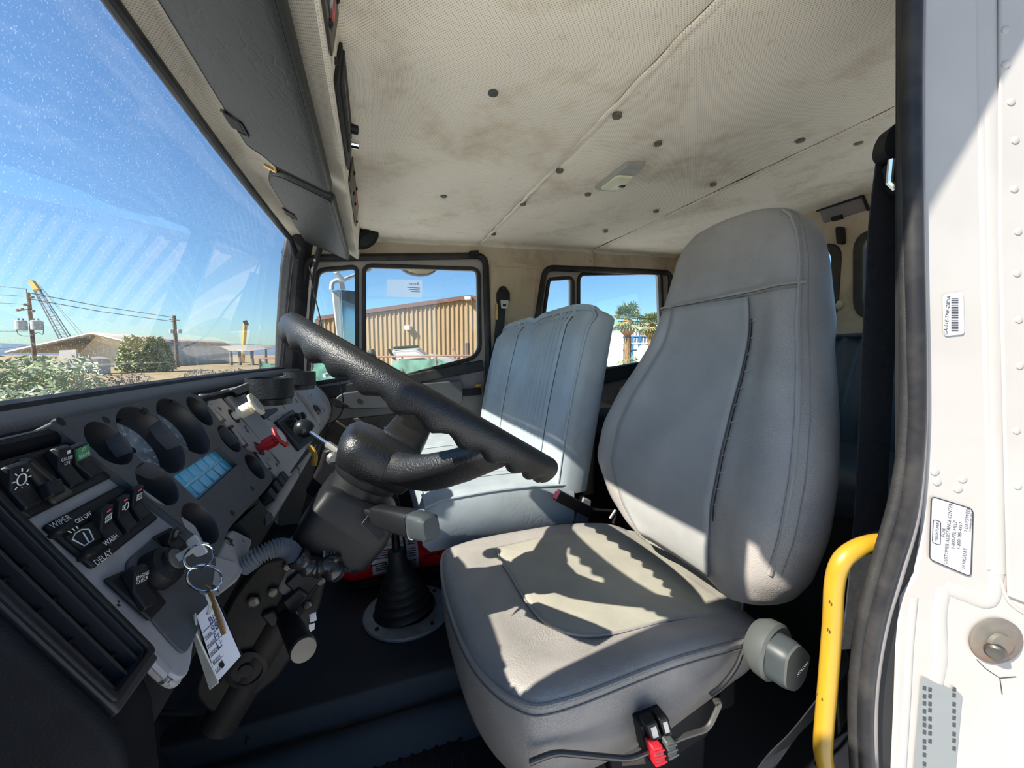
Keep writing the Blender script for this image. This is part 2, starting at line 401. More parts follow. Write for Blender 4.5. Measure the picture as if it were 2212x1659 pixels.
# ceiling: three cloth panels with rolled edges, screw plugs
ceil = struct('ceiling', (.9, 1.15, .6))
for i, (x0, x1) in enumerate(((-.047, .557), (.563, 1.262), (1.268, XR+.02))):
    mb = MB()
    def fn(s, t, x0=x0, x1=x1, i=i):
        x = x0+(x1-x0)*s; y = .27+(YF+.02-.27)*t
        ed = min(x-x0, x1-x); edge = .006*max(0, 1-ed/.02)**2
        wob = .006*noise.noise(V((x*3.1+i*7, y*2.3, 1)))+.0025*noise.noise(V((x*9, y*8, i)))
        yd = min(y-.27, YF+.02-y); drop = .02*max(0, 1-yd/.06)**2
        return V((x, y, CZ(x)+edge+wob-drop+(.004 if i == 1 else 0)))
    mb.grid(fn, 40, 80); mb.build('headliner_panel', 'headliner', ceil, sharp=180)
for x, zz in ((.5605, .002), (1.265, .0)):
    MB().tube([V((x+.002*math.sin(k*.9), .27+k*.0181*1, CZ(x)-zz+.006)) for k in range(101)], (.007, .004), 8).build('seam_welt', 'headliner', ceil)
for u, v in ((1065, 187), (1333, 251), (1421, 317), (1209, 370), (1130, 441), (1270, 425), (958, 416), (1728, 322), (1853, 332), (1540, 414), (1417, 469), (1308, 510), (1066, 506)):
    p = onZ(u, v, .59); p.z = CZ(p.x)
    first = (u == 1065 or u == 958)
    MB().lathe([(.012, .004), (.0115, -.003), (.007, -.0045), (.002, -.004)], p, (0, 0, 1), 14).build('screw_plug', 'knob_grey' if first else 'rusty_plate', ceil)
# roof slab and rails outside
roof = struct('roof', (.9, 1.15, .68))
MB().bb(-.36, XR+.1, .18, 2.16, .665, .72).build('roof_skin', 'white_paint', roof, bev=.02)
MB().tube([V((-.34, .24, .53)), V((.2, .245, .575)), V((.7, .25, .60)), V((2.1, .25, .66))], .035, 10).build('roof_rail', 'white_paint', roof)
MB().tube([V((-.34, 2.13, .56)), V((.2, 2.13, .60)), V((2.1, 2.13, .66))], .05, 10).build('roof_rail', 'white_paint', roof)
MB().bb(XR+.02, XR+.08, .2, 2.15, .55, .68).build('roof_end', 'white_paint', roof)
# ---- far wall (passenger side)
FW_ = Fr((0, YF, 0), (1, 0, 0), (0, 0, 1), (0, 1, 0))
def wy(px, Y=YF): return [onY(u, v, Y) for u, v in px]
d1 = fillet(wy([(662, 556), (1050, 551), (1056, 760), (1056, 1120), (700, 1330), (560, 1330), (618, 800)]), [.06, .06, .01, .05, .05, .05, .01])
d2 = fillet(wy([(1176, 577), (1450, 588), (1440, 900), (1240, 1150), (1120, 1150), (1138, 820)]), [.06, .06, .02, .05, .05, .02])
wf = struct('wall_right', (.9, YF, -.2))
MB().plate([V((-.47, YF, -1.0)), V((XR+.02, YF, -1.0)), V((XR+.02, YF, .66)), V((-.36, YF, .60))], [d1, d2], (0, .05, 0)).build('wall_lining', 'headliner_side', wf)
# cloth covered band over the doors and on the pillar
MB().prism(wy([(1060, 562), (1160, 574), (1150, 700), (1062, 900)], YF-.004), (0, .004, 0)).build('pillar_cloth', 'headliner_side', wf)
MB().tube(wy([(1056, 574), (1164, 580)], YF-.005), .003, 6).build('pillar_seam', 'headliner_side', wf)
MB().tube(wy([(1286, 545), (1286, 574)], YF-.005), .0025, 6).build('pillar_seam', 'headliner_side', wf)
for u, v in ((1048, 553), (1277, 561)):
    MB().lathe([(.013, 0), (.012, .005), (.005, .008)], onY(u, v, YF-.001), (0, -1, 0), 14).build('screw_plug', 'headliner_side', wf)
def seal(name, loop, r, Y, parent, mat='seal_rubber'):
    return MB().tube([V((p.x, Y, p.z)) for p in loop], r, 10, closed=True).build(name, mat, parent)
def inset(loop, d):                             # shrink a loop in XZ about its own normal direction
    n = len(loop); out = []; ar = sum(loop[i].x*loop[(i+1) % n].z-loop[(i+1) % n].x*loop[i].z for i in range(n)); sg = 1 if ar > 0 else -1
    for i in range(n):
        t = (loop[(i+1) % n]-loop[i-1]); t = V((t.x, 0, t.z)).normalized(); out.append(loop[i]+V((-t.z, 0, t.x))*d*sg)
    return out
def door(name, opening, panes, loc):
    d = struct(name, loc)
    o2 = inset(opening, .012); hs = [fillet(wy(p, YF+.03), r) for p, r in panes]
    MB().plate([V((p.x, YF+.025, p.z)) for p in o2], [[V((p.x, YF+.025, p.z)) for p in h] for h in hs], (0, .04, 0)).build('door_frame', 'white_paint', d, bev=.004)
    seal('door_seal', inset(opening, .004), .018, YF-.002, d)
    for h in hs:
        MB().ringf([V((p.x, YF+.012, p.z)) for p in inset(h, -.016)], [V((p.x, YF+.012, p.z)) for p in inset(h, .004)], (0, .03, 0)).build('glass_rubber', 'rubber', d, bev=.004)
        MB().prism([V((p.x, YF+.036, p.z)) for p in h], (0, .004, 0)).build('pane', 'window_glass', d, sharp=20)
    return d
door1 = door('door_1', d1, [([(690, 587), (768, 580), (769, 812), (652, 830)], [.03, .02, .06, .02]), ([(789, 577), (1031, 584), (1034, 768), (789, 832)], [.035, .035, .07, .02])], (.15, YF, -.2))
door2 = door('door_2', d2, [([(1186, 606), (1234, 602), (1234, 770), (1160, 785)], [.02, .03, .04, .02]), ([(1250, 595), (1424, 591), (1430, 775), (1250, 805)], [.04, .04, .05, .02])], (1.2, YF, -.2))
# door inner panels
def dpan(px, mat, name, d, y0=.0, th=.02, bev=.004, r=0):
    P = wy(px, YF-y0); P = fillet(P, r) if r else P
    return MB().prism(P, (0, th, 0)).build(name, mat, d, bev=bev)
dpan([(560, 870), (700, 836), (870, 812), (1043, 778), (1046, 800), (870, 834), (700, 862), (560, 900)], 'rubber', 'belt_strip', door1, .012, .04)
dpan([(560, 885), (700, 855), (1046, 795), (1046, 1090), (600, 1250)], 'trim_grey', 'trim_panel', door1, -.005, .02)
dpan([(715, 908), (1000, 880), (1040, 905), (1040, 1060), (640, 1150), (690, 980)], 'door_carpet', 'map_pocket', door1, .006, .014, r=.05)
dpan([(722, 862), (738, 850), (880, 832), (1000, 822), (1000, 872), (880, 880), (760, 884), (735, 878)], 'grab_grey', 'grab_panel', door1, .04, .045, r=.02)
dpan([(930, 846), (1040, 838), (1041, 853), (930, 862)], 'black_plastic', 'arm_strip', door1, .02, .02)
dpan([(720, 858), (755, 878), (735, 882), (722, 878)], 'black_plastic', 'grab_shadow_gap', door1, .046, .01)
MB().lathe([(.012, 0), (.012, .001)], onY(776, 866, YF-.0405), (0, -1, 0), 14).build('hole_plug', 'black_matte', door1)
dpan([(1028, 830), (1040, 829), (1040, 835), (1028, 836)], 'yellow_paint', 'latch_tab', door1, .02, .012)
MB().lathe([(.01, 0), (.008, .006)], onY(1033, 806, YF-.01), (0, -1, 0), 12).build('screw_plug', 'trim_grey', door1)
dpan([(1120, 835), (1345, 790), (1440, 772), (1440, 800), (1345, 820), (1120, 870)], 'rubber', 'belt_strip', door2, .012, .03)
dpan([(1120, 850), (1440, 795), (1440, 1000), (1120, 1100)], 'trim_grey', 'trim_panel', door2, -.005, .02)
dpan([(1338, 838), (1362, 832), (1362, 842), (1338, 848)], 'yellow_paint', 'latch_tab', door2, .02, .012)
# notice stuck on the door glass and mirrored figures on the windshield are separate things (below)
# ---- rear wall
wr = struct('wall_rear', (XR, 1.18, .1))
RW = [fillet([onX(1862, 508, XR), onX(1862, 682, XR), V((XR, .40, .15)), V((XR, .40, .47))], .07), fillet([V((XR, 1.135, .47)), V((XR, 1.135, .15)), V((XR, 1.80, .15)), V((XR, 1.80, .47))], .07)]
MB().plate([V((XR, YN, -1)), V((XR, 2.12, -1)), V((XR, 2.12, .66)), V((XR, YN, .66))], RW, (.04, 0, 0)).build('wall_lining', 'headliner_side', wr)
for i, h in enumerate(RW):
    wn = struct('window_%d' % (i+1), (XR, h[0].y, .32))
    c = sum(h, V())/len(h)
    MB().ringf([c+(p-c)*1.09+V((-.012, 0, 0)) for p in h], [c+(p-c)*.98+V((-.012, 0, 0)) for p in h], (.04, 0, 0)).build('window_rubber', 'rubber', wn, bev=.006)
    MB().prism([p+V((.02, 0, 0)) for p in h], (.004, 0, 0)).build('pane', 'window_glass', wn, sharp=20)
MB().prism([onX(1768, 452, XR-.01), onX(1862, 424, XR-.01), onX(1874, 452, XR-.01), onX(1778, 482, XR-.01)], (.01, 0, 0)).build('vent_cover', 'trim_grey', wr, bev=.003)
MB().tube([onX(1765, 455, XR-.012), onX(1864, 423, XR-.012), onX(1876, 454, XR-.012)], .006, 6).build('cover_edge', 'black_plastic', wr)
MB().prism([onX(1795, 469, XR-.02), onX(1817, 463, XR-.02), onX(1818, 472, XR-.02), onX(1796, 478, XR-.02)], (.012, 0, 0)).build('cover_latch', 'black_plastic', wr)
MB().prism(fillet([onX(1803, 490, XR-.03), onX(1817, 488, XR-.03), onX(1819, 526, XR-.03), onX(1806, 528, XR-.03)], .012), (.03, 0, 0)).build('coat_hook', 'black_plastic', wr, bev=.004)
MB().lathe([(.02, 0), (.018, .008), (.008, .012)], onX(1813, 659, XR), (-1, 0, 0), 16).build('screw_plug', 'headliner_side', wr)
# ---- near wall behind the door opening
wl = struct('wall_left', (1.4, .3, -.2))
hole = fillet([V((.95, YN, -.05)), V((1.75, YN, -.05)), V((1.75, YN, .48)), V((.95, YN, .46))], .07)
MB().plate([V((.80, YN, -1.0)), V((XR+.02, YN, -1.0)), V((XR+.02, YN, .64)), V((.80, YN, .60))], [hole], (0, -.02, 0)).build('wall_lining', 'headliner_side', wl)
MB().plate([V((.86, YN-.051, -1.0)), V((XR+.08, YN-.051, -1.0)), V((XR+.08, YN-.051, .66)), V((.86, YN-.051, .60))], [[p+V((0, -.051, 0)) for p in hole]], (0, -.012, 0)).build('outer_skin', 'white_paint', wl, bev=.004)
MB().prism([p+V((0, -.03, 0)) for p in hole], (0, .004, 0)).build('pane', 'window_glass', wl, sharp=20)
MB().bb(.72, .82, .28, .33, -.95, .585).build('pillar_trim', 'black_matte', wl, bev=.01)
# ---- floor: tunnel, step and footwell rubber
fl = struct('floor', (.4, 1.1, FLZ))
MB().bb(-.75, XR+.02, .2, 2.12, FLZ-.06, FLZ).build('floor_pan', 'floor_rubber', fl)
prof = [(YF, TZ), (1.02, TZ), (.985, TZ+.004), (.965, TZ-.004), (.955, TZ-.03), (.935, TZ-.05), (.915, TZ-.045), (.90, TZ-.055), (.885, TZ-.085), (.87, FLZ+.004), (.85, FLZ-.01), (YF, FLZ-.01)]
MB().prism([V((-.75, y, z)) for y, z in prof], (1.42, 0, 0)).build('tunnel_mat', 'floor_rubber', fl, bev=.006, seg=3)
MB().bb(.67, XR, .86, YF, FLZ, TZ-.06).build('rear_floor', 'floor_rubber', fl)
p0 = onZ(880, 1580, FLZ)
hp = MB()
MB().prism(fillet([onZ(770, 1659, FLZ), onZ(775, 1585, FLZ), onZ(905, 1545, FLZ), onZ(985, 1580, FLZ), onZ(1050, 1700, FLZ), onZ(1000, 1800, FLZ), onZ(780, 1800, FLZ)], .03), (0, 0, .004)).build('heel_pad', 'floor_rubber', fl, bev=.002)
base = None
for k in range(9):
    a = onZ(785+k*25, 1590-k*4, FLZ+.004); a2 = V((a.x, a.y-.17, a.z))
    if base is None:
        base = MB().tube([a, a2], (.0045, .004), 8).build('heel_rib', 'rubber', fl); b0 = a
    else: copy_part(base, fl, a-b0)
# ---- fire wall and front structure
wfr = struct('wall_front', (-.6, 1.15, -.5))
MB().bb(-.80, -.62, .18, 2.14, -1.0, -.12).build('fire_wall', 'black_matte', wfr)
MB().prism([V((-.62, .2, FLZ)), V((-.36, .2, FLZ)), V((-.62, .2, -.62))], (0, 1.9, 0)).build('toe_board', 'floor_rubber', wfr)
MB().bb(-.72, -.44, .18, 2.14, -.14, -.10).build('cowl', 'black_matte', wfr, bev=.01)
# windshield: curved pane with rubber
def WS(s, t):                                    # s across 0..1 (near..far), t up 0..1
    y = .30+1.76*s; c = 1-(2*s-1)**2
    x = -.415-.05*c+(.075+.0*c)*t+.02*c*t; z = -.072+.60*t-.02*(2*s-1)**2*t
    return V((x, y, z))
ws = struct('windshield', (-.42, 1.15, .2))
MB().grid(WS, 40, 16).build('pane', 'windshield_glass', ws, sharp=180)
edge = [WS(k/20, 1) for k in range(21)]; edge[-1] = WS(.97, .99); edge = edge[:-1]+[WS(.985, .97), WS(.997, .93)]+[WS(1, 1-k/10) for k in range(1, 11)]
MB().tube([p+V((.012, -.004, -.004)) for p in edge], .012, 10).build('windshield_rubber', 'seal_rubber', ws)
MB().tube([WS(k/20, 0)+V((.01, 0, 0)) for k in range(21)], .014, 8).build('windshield_rubber', 'seal_rubber', ws)
MB().tube([WS(0, k/10)+V((.0, .01, 0)) for k in range(11)], .02, 8).build('windshield_rubber', 'seal_rubber', ws)
F234 = Fr(onX(612, 547, -.37), (0, 1, 0), (.1, 0, .99))
t = text('234', F234, 0, 0, .0, .045, 'brass', ws, sx=-1, name='lot_number'); t['label'] = 'gold figures 234 seen in mirror writing'
# A pillars
pa = struct('pillar_front', (-.38, 2.07, .2))
MB().loft([[V((x-.05, YF-.035, z)), V((x+.035, YF-.035, z)), V((x+.10, YF+.04, z)), V((x-.05, YF+.05, z))] for x, z in ((-.395, -.20), (-.375, .1), (-.345, .40), (-.315, .56))]).build('pillar_trim', 'seal_rubber', pa, bev=.012, seg=3)
MB().tube([V((x+.075, YF-.03, z)) for x, z in ((-.385, -.20), (-.365, .1), (-.335, .38), (-.30, .50))], .013, 8).build('pillar_welt', 'rubber', pa)
pb = struct('pillar_front_left', (-.38, .33, .2))
MB().loft([[V((x-.05, .30, z)), V((x+.06, .30, z)), V((x+.04, .385, z)), V((x-.05, .385, z))] for x, z in ((-.41, -.5), (-.41, -.15), (-.375, .1), (-.345, .40), (-.315, .56))]).build('pillar_trim', 'seal_rubber', pb, bev=.012, seg=3)
MB().bb(-.62, -.36, .19, .31, -1.0, -.1).build('door_post', 'white_paint', pb, bev=.02)
# header over the windshield, with cloth and rear face
hd = struct('trim_1', (-.2, 1.15, .5))
HP = [(-.352, .535), (-.32, .550), (-.285, .549), (-.235, .535), (-.10, .484), (-.075, .468), (-.062, .462), (-.056, .467), (-.045, .568), (-.06, .60), (-.36, .66)]
rings = []
for k in range(41):
    y = .2+(YF-.2)*k/40
    rings.append([V((x+.004*noise.noise(V((y*6, i*.7, 3)))*(1 if i < 5 else .3), y, z+.012*noise.noise(V((y*7, i*.9, 0)))*(1 if 0 < i < 4 else .15))) for i, (x, z) in enumerate(HP)])
MB().loft(rings).build('header_lining', 'header_cloth', hd, sharp=60)
# steel plates, radio opening and speaker on the header's rear face
FH = Fr((-.0485, 0, .518), (0, 1, 0), (.109, 0, 1), (1, 0, -.109))
def hpt(v, top):                                 # pixel row -> y on the face
    return FH.uv(735, v, 0)
def hface(name, y0, y1, b0, b1, mat, parent, th=.004, sk=.0, lab=None):
    return MB().prism([FH.p(y0, b0, 0), FH.p(y1-sk, b0, 0), FH.p(y1, b1, 0), FH.p(y0+sk, b1, 0)], FH.c*th).build(name, mat, parent, label=lab, bev=.001)
pl = hface('steel_plate', .45, .74, -.045, .045, 'panel_brown', hd, .004, .03)
for y, b in ((.60, .035), (.655, -.036), (.70, .036), (.735, -.034)):
    MB().lathe([(.006, 0), (.006, .003), (.003, .005)], FH.p(y, b, .004), FH.c, 10).build('screw', 'black_plastic', hd)
hface('warning_placard', .61, .70, -.03, .032, 'ink_black', hd, .0052, .02)
for k in range(6): hface('placard_line', .617+k*.013, .625+k*.013, -.02+.006*(k % 2), .026, 'lettering_dim' if k < 4 else 'red_knob', hd, .0056)
rad = thing('radio', FH.p(.95, 0, 0), 'black radio set into the headliner console above the windshield', 'radio')
hface('housing', .775, 1.14, -.042, .04, 'black_plastic', rad, .006, .02)
hface('face', .80, 1.05, -.03, .032, 'black_matte', rad, .010)
for k in range(5): hface('button', .81+k*.045, .845+k*.045, -.02, -.008, 'panel_brown', rad, .013)
for y in (1.02, 1.09): MB().lathe([(.011, 0), (.010, .018), (.004, .02)], FH.p(y, .012, .008), FH.c, 14).build('knob', 'black_plastic' if y < 1.05 else 'chrome', rad)
hface('steel_plate', 1.19, 1.62, -.042, .04, 'panel_brown', hd, .004, .03)
for y, b in ((1.28, .02), (1.33, -.02), (1.42, -.02), (1.42, .03), (1.57, -.03)):
    MB().lathe([(.006, 0), (.006, .003), (.003, .005)], FH.p(y, b, .004), FH.c, 10).build('screw', 'black_plastic', hd)
hface('placard', 1.44, 1.55, -.01, .02, 'red_knob', hd, .0048)
sp = thing('speaker', V((-.02, 1.93, .52)), 'small oval black speaker in the headliner corner above the door', 'speaker')
c0 = onY(789, 515, 1.95)
A1 = (onY(811, 497, 1.97)-c0); A2 = V((.35, -.5, -.8)); nrm = V((.5, -.75, -.45)).normalized(); A1 = (A1-nrm*A1.dot(nrm)); A2 = nrm.cross(A1).normalized()*A1.length*.62
rr = lambda s, h: [c0+(A1*math.cos(k*math.pi/12)+A2*math.sin(k*math.pi/12))*s+nrm*h for k in range(24)]
MB().loft([rr(1, -.02), rr(1, .010), rr(.93, .016), rr(.85, .013)]).build('housing', 'black_plastic', sp)
MB().loft([rr(.6, .010), rr(.58, .017), rr(.3, .020)]).build('grille', 'black_matte', sp)
sp.location = c0; WL[sp.name] = c0.copy()
for ch in sp.children: ch.location = WL[ch.name]-c0
# courtesy switch over the door
MB().prism(fillet([onY(1015, 541, YF-.03), onY(1034, 540, YF-.03), onY(1036, 552, YF-.03), onY(1016, 554, YF-.03)], .006), (0, .03, 0)).build('hook', 'black_plastic', wf, bev=.003)
# ---- sun visors (folded up)
VA, VB = V((-.270, 0, .519)), V((-.092, 0, .449)); Vd = (VB-VA); Vn = V((Vd.z, 0, -Vd.x)).normalized(); Vn = Vn if Vn.z < 0 else -Vn
FV = Fr(VA, (0, 1, 0), Vd, Vn); VL = Vd.length
def visor(y0, y1, lab, clip_y, notch=None):
    vz = thing('sun_visor', FV.p((y0+y1)/2, VL/2, 0), lab, 'sun visor', 'sun visors under the headliner')
    out = [(y0, 0), (y1-.05, 0), (y1-.035, .035), (y1, .05), (y1, VL), (y0, VL)] if notch is None else [(y0+.0, .055), (y0+.03, .02), (y0+.10, 0), (y1, 0), (y1, VL), (y0, VL)]
    lp = fillet([FV.p(a, b, 0) for a, b in out], .018, 4)
    cc = sum(lp, V())/len(lp)
    rings = [[cc+(p-cc)*s+Vn*h for p in lp] for s, h in ((.985, -.004), (1, .003), (1, .011), (.985, .017), (.94, .020), (.8, .0215), (.5, .023), (.2, .0235))]
    MB().loft(rings).build('pad', 'visor_vinyl', vz, sharp=70)
    MB().tube([cc+(p-cc)*.955+Vn*.0195 for p in lp], .0012, 6, closed=True).build('stitching', 'black_plastic', vz)
    MB().fbox(FV, clip_y-.028, clip_y+.028, -.004, .028, .012, .026).build('clip_recess', 'black_matte', vz, bev=.004)
    MB().tube([FV.p(clip_y-.03, .0, .024), FV.p(clip_y-.02, .03, .025), FV.p(clip_y+.03, .03, .025), FV.p(clip_y+.034, .008, .024)], .0025, 6).build('clip_rim', 'black_plastic', vz)
    MB().tube([FV.p(clip_y-.024, -.006, .02), FV.p(clip_y+.02, -.006, .02)], .004, 8).build('clip_pin', 'dull_metal', vz)
    return vz
visor(.36, 1.185, 'long dark grey vinyl sun visor on the driver side', FV.uv(517, 268, .02)[0])
v2 = visor(1.225, 1.985, 'shorter dark grey sun visor beside the passenger door', FV.uv(625, 460, .02)[0], 1)
MB().tube([FV.p(1.16, .02, .0), FV.p(1.19, .045, .01), FV.p(1.24, .04, .01), FV.p(1.24, .01, .008)], .005, 8).build('pivot_arm', 'brass', v2)
# ---- dome light
cl = CZ(.75)+.002
dq = [onZ(1285, 403, cl), onZ(1352, 350, cl), onZ(1393, 352, cl), onZ(1332, 407, cl)]
dl = thing('dome_light', sum(dq, V())/4, 'small rectangular dome light with cream lens on the beige headliner', 'dome light')
cc = sum(dq, V())/4; lp = fillet(dq, .012)
MB().loft([[cc+(p-cc)*s+V((0, 0, h)) for p in lp] for s, h in ((1.05, .004), (1.05, -.006), (.95, -.014), (.8, -.016))]).build('bezel', 'dome_grey', dl)
lp2 = fillet([dq[0]*.9+dq[1]*.1, dq[0]*.25+dq[1]*.75, dq[3]*.25+dq[2]*.75, dq[3]*.9+dq[2]*.1], .015); c2 = sum(lp2, V())/len(lp2)
MB().loft([[c2+(p-c2)*s+V((0, 0, h)) for p in lp2] for s, h in ((.9, -.012), (.85, -.022), (.6, -.027), (.2, -.029))]).build('lens', 'dome_lens', dl)
MB().box(c2+(dq[2]-dq[1])*.25+V((0, 0, -.026)), (.022, .016, .008)).build('switch', 'black_plastic', dl, bev=.002)
# ================================================================== dashboard
DE = V((.496, 0, -.868)); DN = V((.868, 0, .496))
FD = Fr((-.315, 0, -.068), (0, 1, 0), DE, DN)    # a = across (away from camera), b = down the slope, c = out of the panel
def D(u, v, c=0): return FD.uv(u, v, c)
def DP(u, v, c=0): return onP(u, v, FD.o+FD.c*c, FD.c)
dash = thing('dashboard', (-.3, 1.1, -.4), 'dark truck dashboard with grey worn switch panels and round gauges', 'dashboard')
aN = D(300, 1385, .008)[0]                              # near edge of the grey panel
bE = D(384, 1464, .008)[1]                              # its lower end
aV = D(255, 1537, .014)[0]; bV = D(255, 1537, .014)[1]; aB = D(342, 1419, .014)[0]; aS0 = D(241, 1499, .014)[0]; aS1 = D(321, 1410, .014)[0]        # vent corner
# dark base body (profile swept across), end cap towards the door
prof = [(-.46, -.085), (-.315, -.08), (FD.p(0, .02, -.03).x, FD.p(0, .02, -.03).z), (FD.p(0, bE, -.03).x, FD.p(0, bE, -.03).z), (-.21, -.36), (-.27, -.375), (-.44, -.30)]
MB().prism([V((x, aN, z)) for x, z in prof], (0, 1.98-aN, 0)).build('body', 'black_matte', dash, bev=.006)
yc = aV-.012
ep2 = [(-.46, -.08), (-.315, -.07), (FD.p(0, bV*.5, -.004).x, FD.p(0, bV*.5, -.004).z), (FD.p(0, bV, -.004).x, FD.p(0, bV, -.004).z), (FD.p(0, bV+.03, -.012).x, FD.p(0, bV+.03, -.012).z), (-.19, -.45), (-.28, -.62), (-.46, -.62)]
MB().prism([V((x, aV+.001, z)) for x, z in ep2], (0, aN-aV-.001, 0)).build('end_core', 'pad_vinyl', dash, bev=.004)
ep = [(-.46, -.07), (-.315, -.055), (FD.p(0, bV*.5, .013).x, FD.p(0, bV*.5, .013).z), (FD.p(0, bV, .013).x, FD.p(0, bV, .013).z), (FD.p(0, bV+.035, .004).x, FD.p(0, bV+.035, .004).z), (-.19, -.45), (-.28, -.62), (-.46, -.62)]
MB().prism(fillet([V((x, yc, z)) for x, z in ep], [.01, .02, .01, .02, .04, .05, .05, .02]), (0, aV-yc, 0)).build('end_cap', 'pad_vinyl', dash, bev=.012, seg=4)
MB().prism(fillet([V((x, .30, z)) for x, z in [(-.47, -.085), (-.36, -.09), (-.30, -.20), (-.25, -.33), (-.25, -.62), (-.47, -.62)]], .02), (0, yc-.30, 0)).build('end_filler', 'pad_vinyl', dash, bev=.02, seg=4)
# top pad
pr = [(-.475, -.092), (-.468, -.078), (-.445, -.071), (-.40, -.067), (-.345, -.067), (-.322, -.073), (-.312, -.085), (-.33, -.10), (-.45, -.10)]
rings = []
for k in range(25):
    s = k/24; y = .31+1.68*s; c = 1-(2*s-1)**2
    rings.append([V((x-.045*c*(1 if x < -.43 else .0)+.055*max(0, s-.55)**1.5*(1 if x > -.43 else .6), y, z)) for x, z in pr])
MB().loft(rings).build('top_pad', 'pad_vinyl', dash, sharp=50)
a0 = D(0, 985)[0]
MB().tube([FD.p(aV-.01, .018, .002), FD.p(D(110, 912)[0]-.005, .018, .004)], (.010, .010), 10).build('pad_lip', 'pad_vinyl', dash)
MB().tube([V((-.306, D(405, 855)[0], -.085)), V((-.295, 1.3, -.085)), V((-.275, 1.95, -.085))], (.012, .008), 10).build('pad_lip', 'pad_vinyl', dash)
# near grey switch plate
x1 = D(106, 912); x2 = D(435, 1165)
aC = (x1[0]+x2[0])/2                              # near edge of the gauge cluster
sw_plate = MB().prism(fillet([FD.p(aN, .035, 0), FD.p(x1[0]-.003, .03, 0), FD.p(x2[0]-.006, x2[1]-.02, 0), FD.p(x2[0]-.022, x2[1]+.02, 0), FD.p(x2[0]+.02, D(480, 1275)[1], 0), FD.p(aN+.055, bE-.012, 0), FD.p(aN+.012, bE+.010, 0), FD.p(aN, bE-.002, 0)], [.01, .004, .004, .01, .02, .03, .02, .01]), FD.c*.008).build('switch_plate', 'dash_paint', dash, bev=.004, seg=3)
MB().tube([FD.p(aN, .02, .006), FD.p(aN, bE-.01, .006)], (.006, .004), 8).build('plate_edge', 'dash_paint', dash)
# rounded grey corner below the plate
cp = [FD.p(a, b, c) for a, b, c in ((aN+.004, bE-.012, .006), (aN+.03, bE, .004), (aN+.05, bE+.01, -.03), (aN+.004, bE+.012, -.04), (aN-.006, bE+.004, -.01))]
MB().tube(smooth_path([FD.p(aN, bE-.03, .002), FD.p(aN+.004, bE-.002, .0), FD.p(aN+.02, bE+.006, -.006), FD.p(aN+.05, bE-.008, -.012)], 5), .005, 10).build('corner_roll', 'dash_paint', dash)
def dquad(px, c0, c1, name, mat, parent=dash, bev=.001, r=0, lab=None):
    P = [FD.p(*D(u, v, max(c0, c1)), c0) for u, v in px]; P = fillet(P, r) if r else P
    return MB().prism(P, FD.c*(c1-c0)).build(name, mat, parent, label=lab, bev=bev)
def rocker(px, c0=.010, parent=dash, h=.0095, name='rocker_switch', lab=None):
    tl, tr, br, bl = [FD.p(*D(u, v, c0+.006), 0) for u, v in px]
    dn = ((bl-tl)+(br-tr))*.5; ac = ((tr-tl)+(br-bl))*.5; L = dn.length; dnn = dn.normalized(); acn = ac.normalized(); W = ac.length
    prof = [(0, 0), (0, h), (.12*L, h+.003), (.5*L, h*.45), (.97*L, h*.62), (L, h*.3), (L, 0)]
    o = tl+FD.c*c0
    mb = MB().prism([o+dnn*b+FD.c*c for b, c in prof], acn*W)
    s = mb.build(name, 'black_plastic', parent, bev=.0015, label=lab)
    top = Fr(o+dnn*(.12*L)+FD.c*(h+.003), acn, -(dnn*(.38*L)+FD.c*(h*.45-h-.003)))
    return s, top, W, .38*L
dquad([(-80, 1016), (149, 953), (243, 1030), (68, 1118)], .008, .013, 'switch_bezel', 'black_plastic', bev=.002)
s, T, W, L = rocker([(-2, 1013), (38, 1001), (99, 1082), (64, 1100)], .013, lab='headlamp rocker with a bulb symbol')
for r, n in ((.0045, 16), ):
    MB().tube(circ(T.p(W/2, -L*.75, .0006), T.a, T.b, r, n), .0005, 5, closed=True).build('bulb_symbol', 'lettering_white', s)
for k in range(8):
    a = math.pi*2*k/8; p = T.p(W/2+math.cos(a)*.0065, -L*.75+math.sin(a)*.0065, .0006); q = T.p(W/2+math.cos(a)*.009, -L*.75+math.sin(a)*.009, .0006)
    MB().tube([p, q], .0005, 4).build('bulb_symbol', 'lettering_white', s)
# dimmer thumb slider
dquad([(44, 990), (62, 984), (164, 1063), (122, 1088)], .012, .017, 'dimmer_bezel', 'panel_brown', bev=.002, r=.004)
dquad([(62, 995), (72, 990), (134, 1047), (122, 1053)], .016, .0175, 'dimmer_slot', 'black_matte', bev=0)
dquad([(66, 1000), (70, 998), (130, 1050), (125, 1053)], .017, .019, 'dimmer_slot_rib', 'panel_brown', bev=0)
dquad([(102, 1040), (134, 1030), (146, 1060), (116, 1072)], .017, .026, 'dimmer_slide', 'black_plastic', bev=.002)
s, T, W, L = rocker([(106, 972), (137, 966), (187, 1040), (162, 1054)], .013)
MB().fbox(T, W*.55, W*.75, -L*.35, -L*.15, 0, .0006).build('indicator', 'lettering_white', s)
text('CRUISE', T, W/2, -L*.62, .0006, .0045, 'lettering_white', s); text('ON', T, W/2, -L*.9, .0006, .0045, 'lettering_white', s)
s, T, W, L = rocker([(140, 969), (167, 960), (229, 1017), (203, 1034)], .013)
MB().fbox(T, .0005, W-.0005, -L*.95, -.001, -.0004, .0006).build('green_lens', 'green_lens', s)
text('SET', T, W/2, -L*.3, .0008, .0045, 'lettering_white', s); text('RESUME', T, W/2, -L*.7, .0008, .0045, 'lettering_white', s)
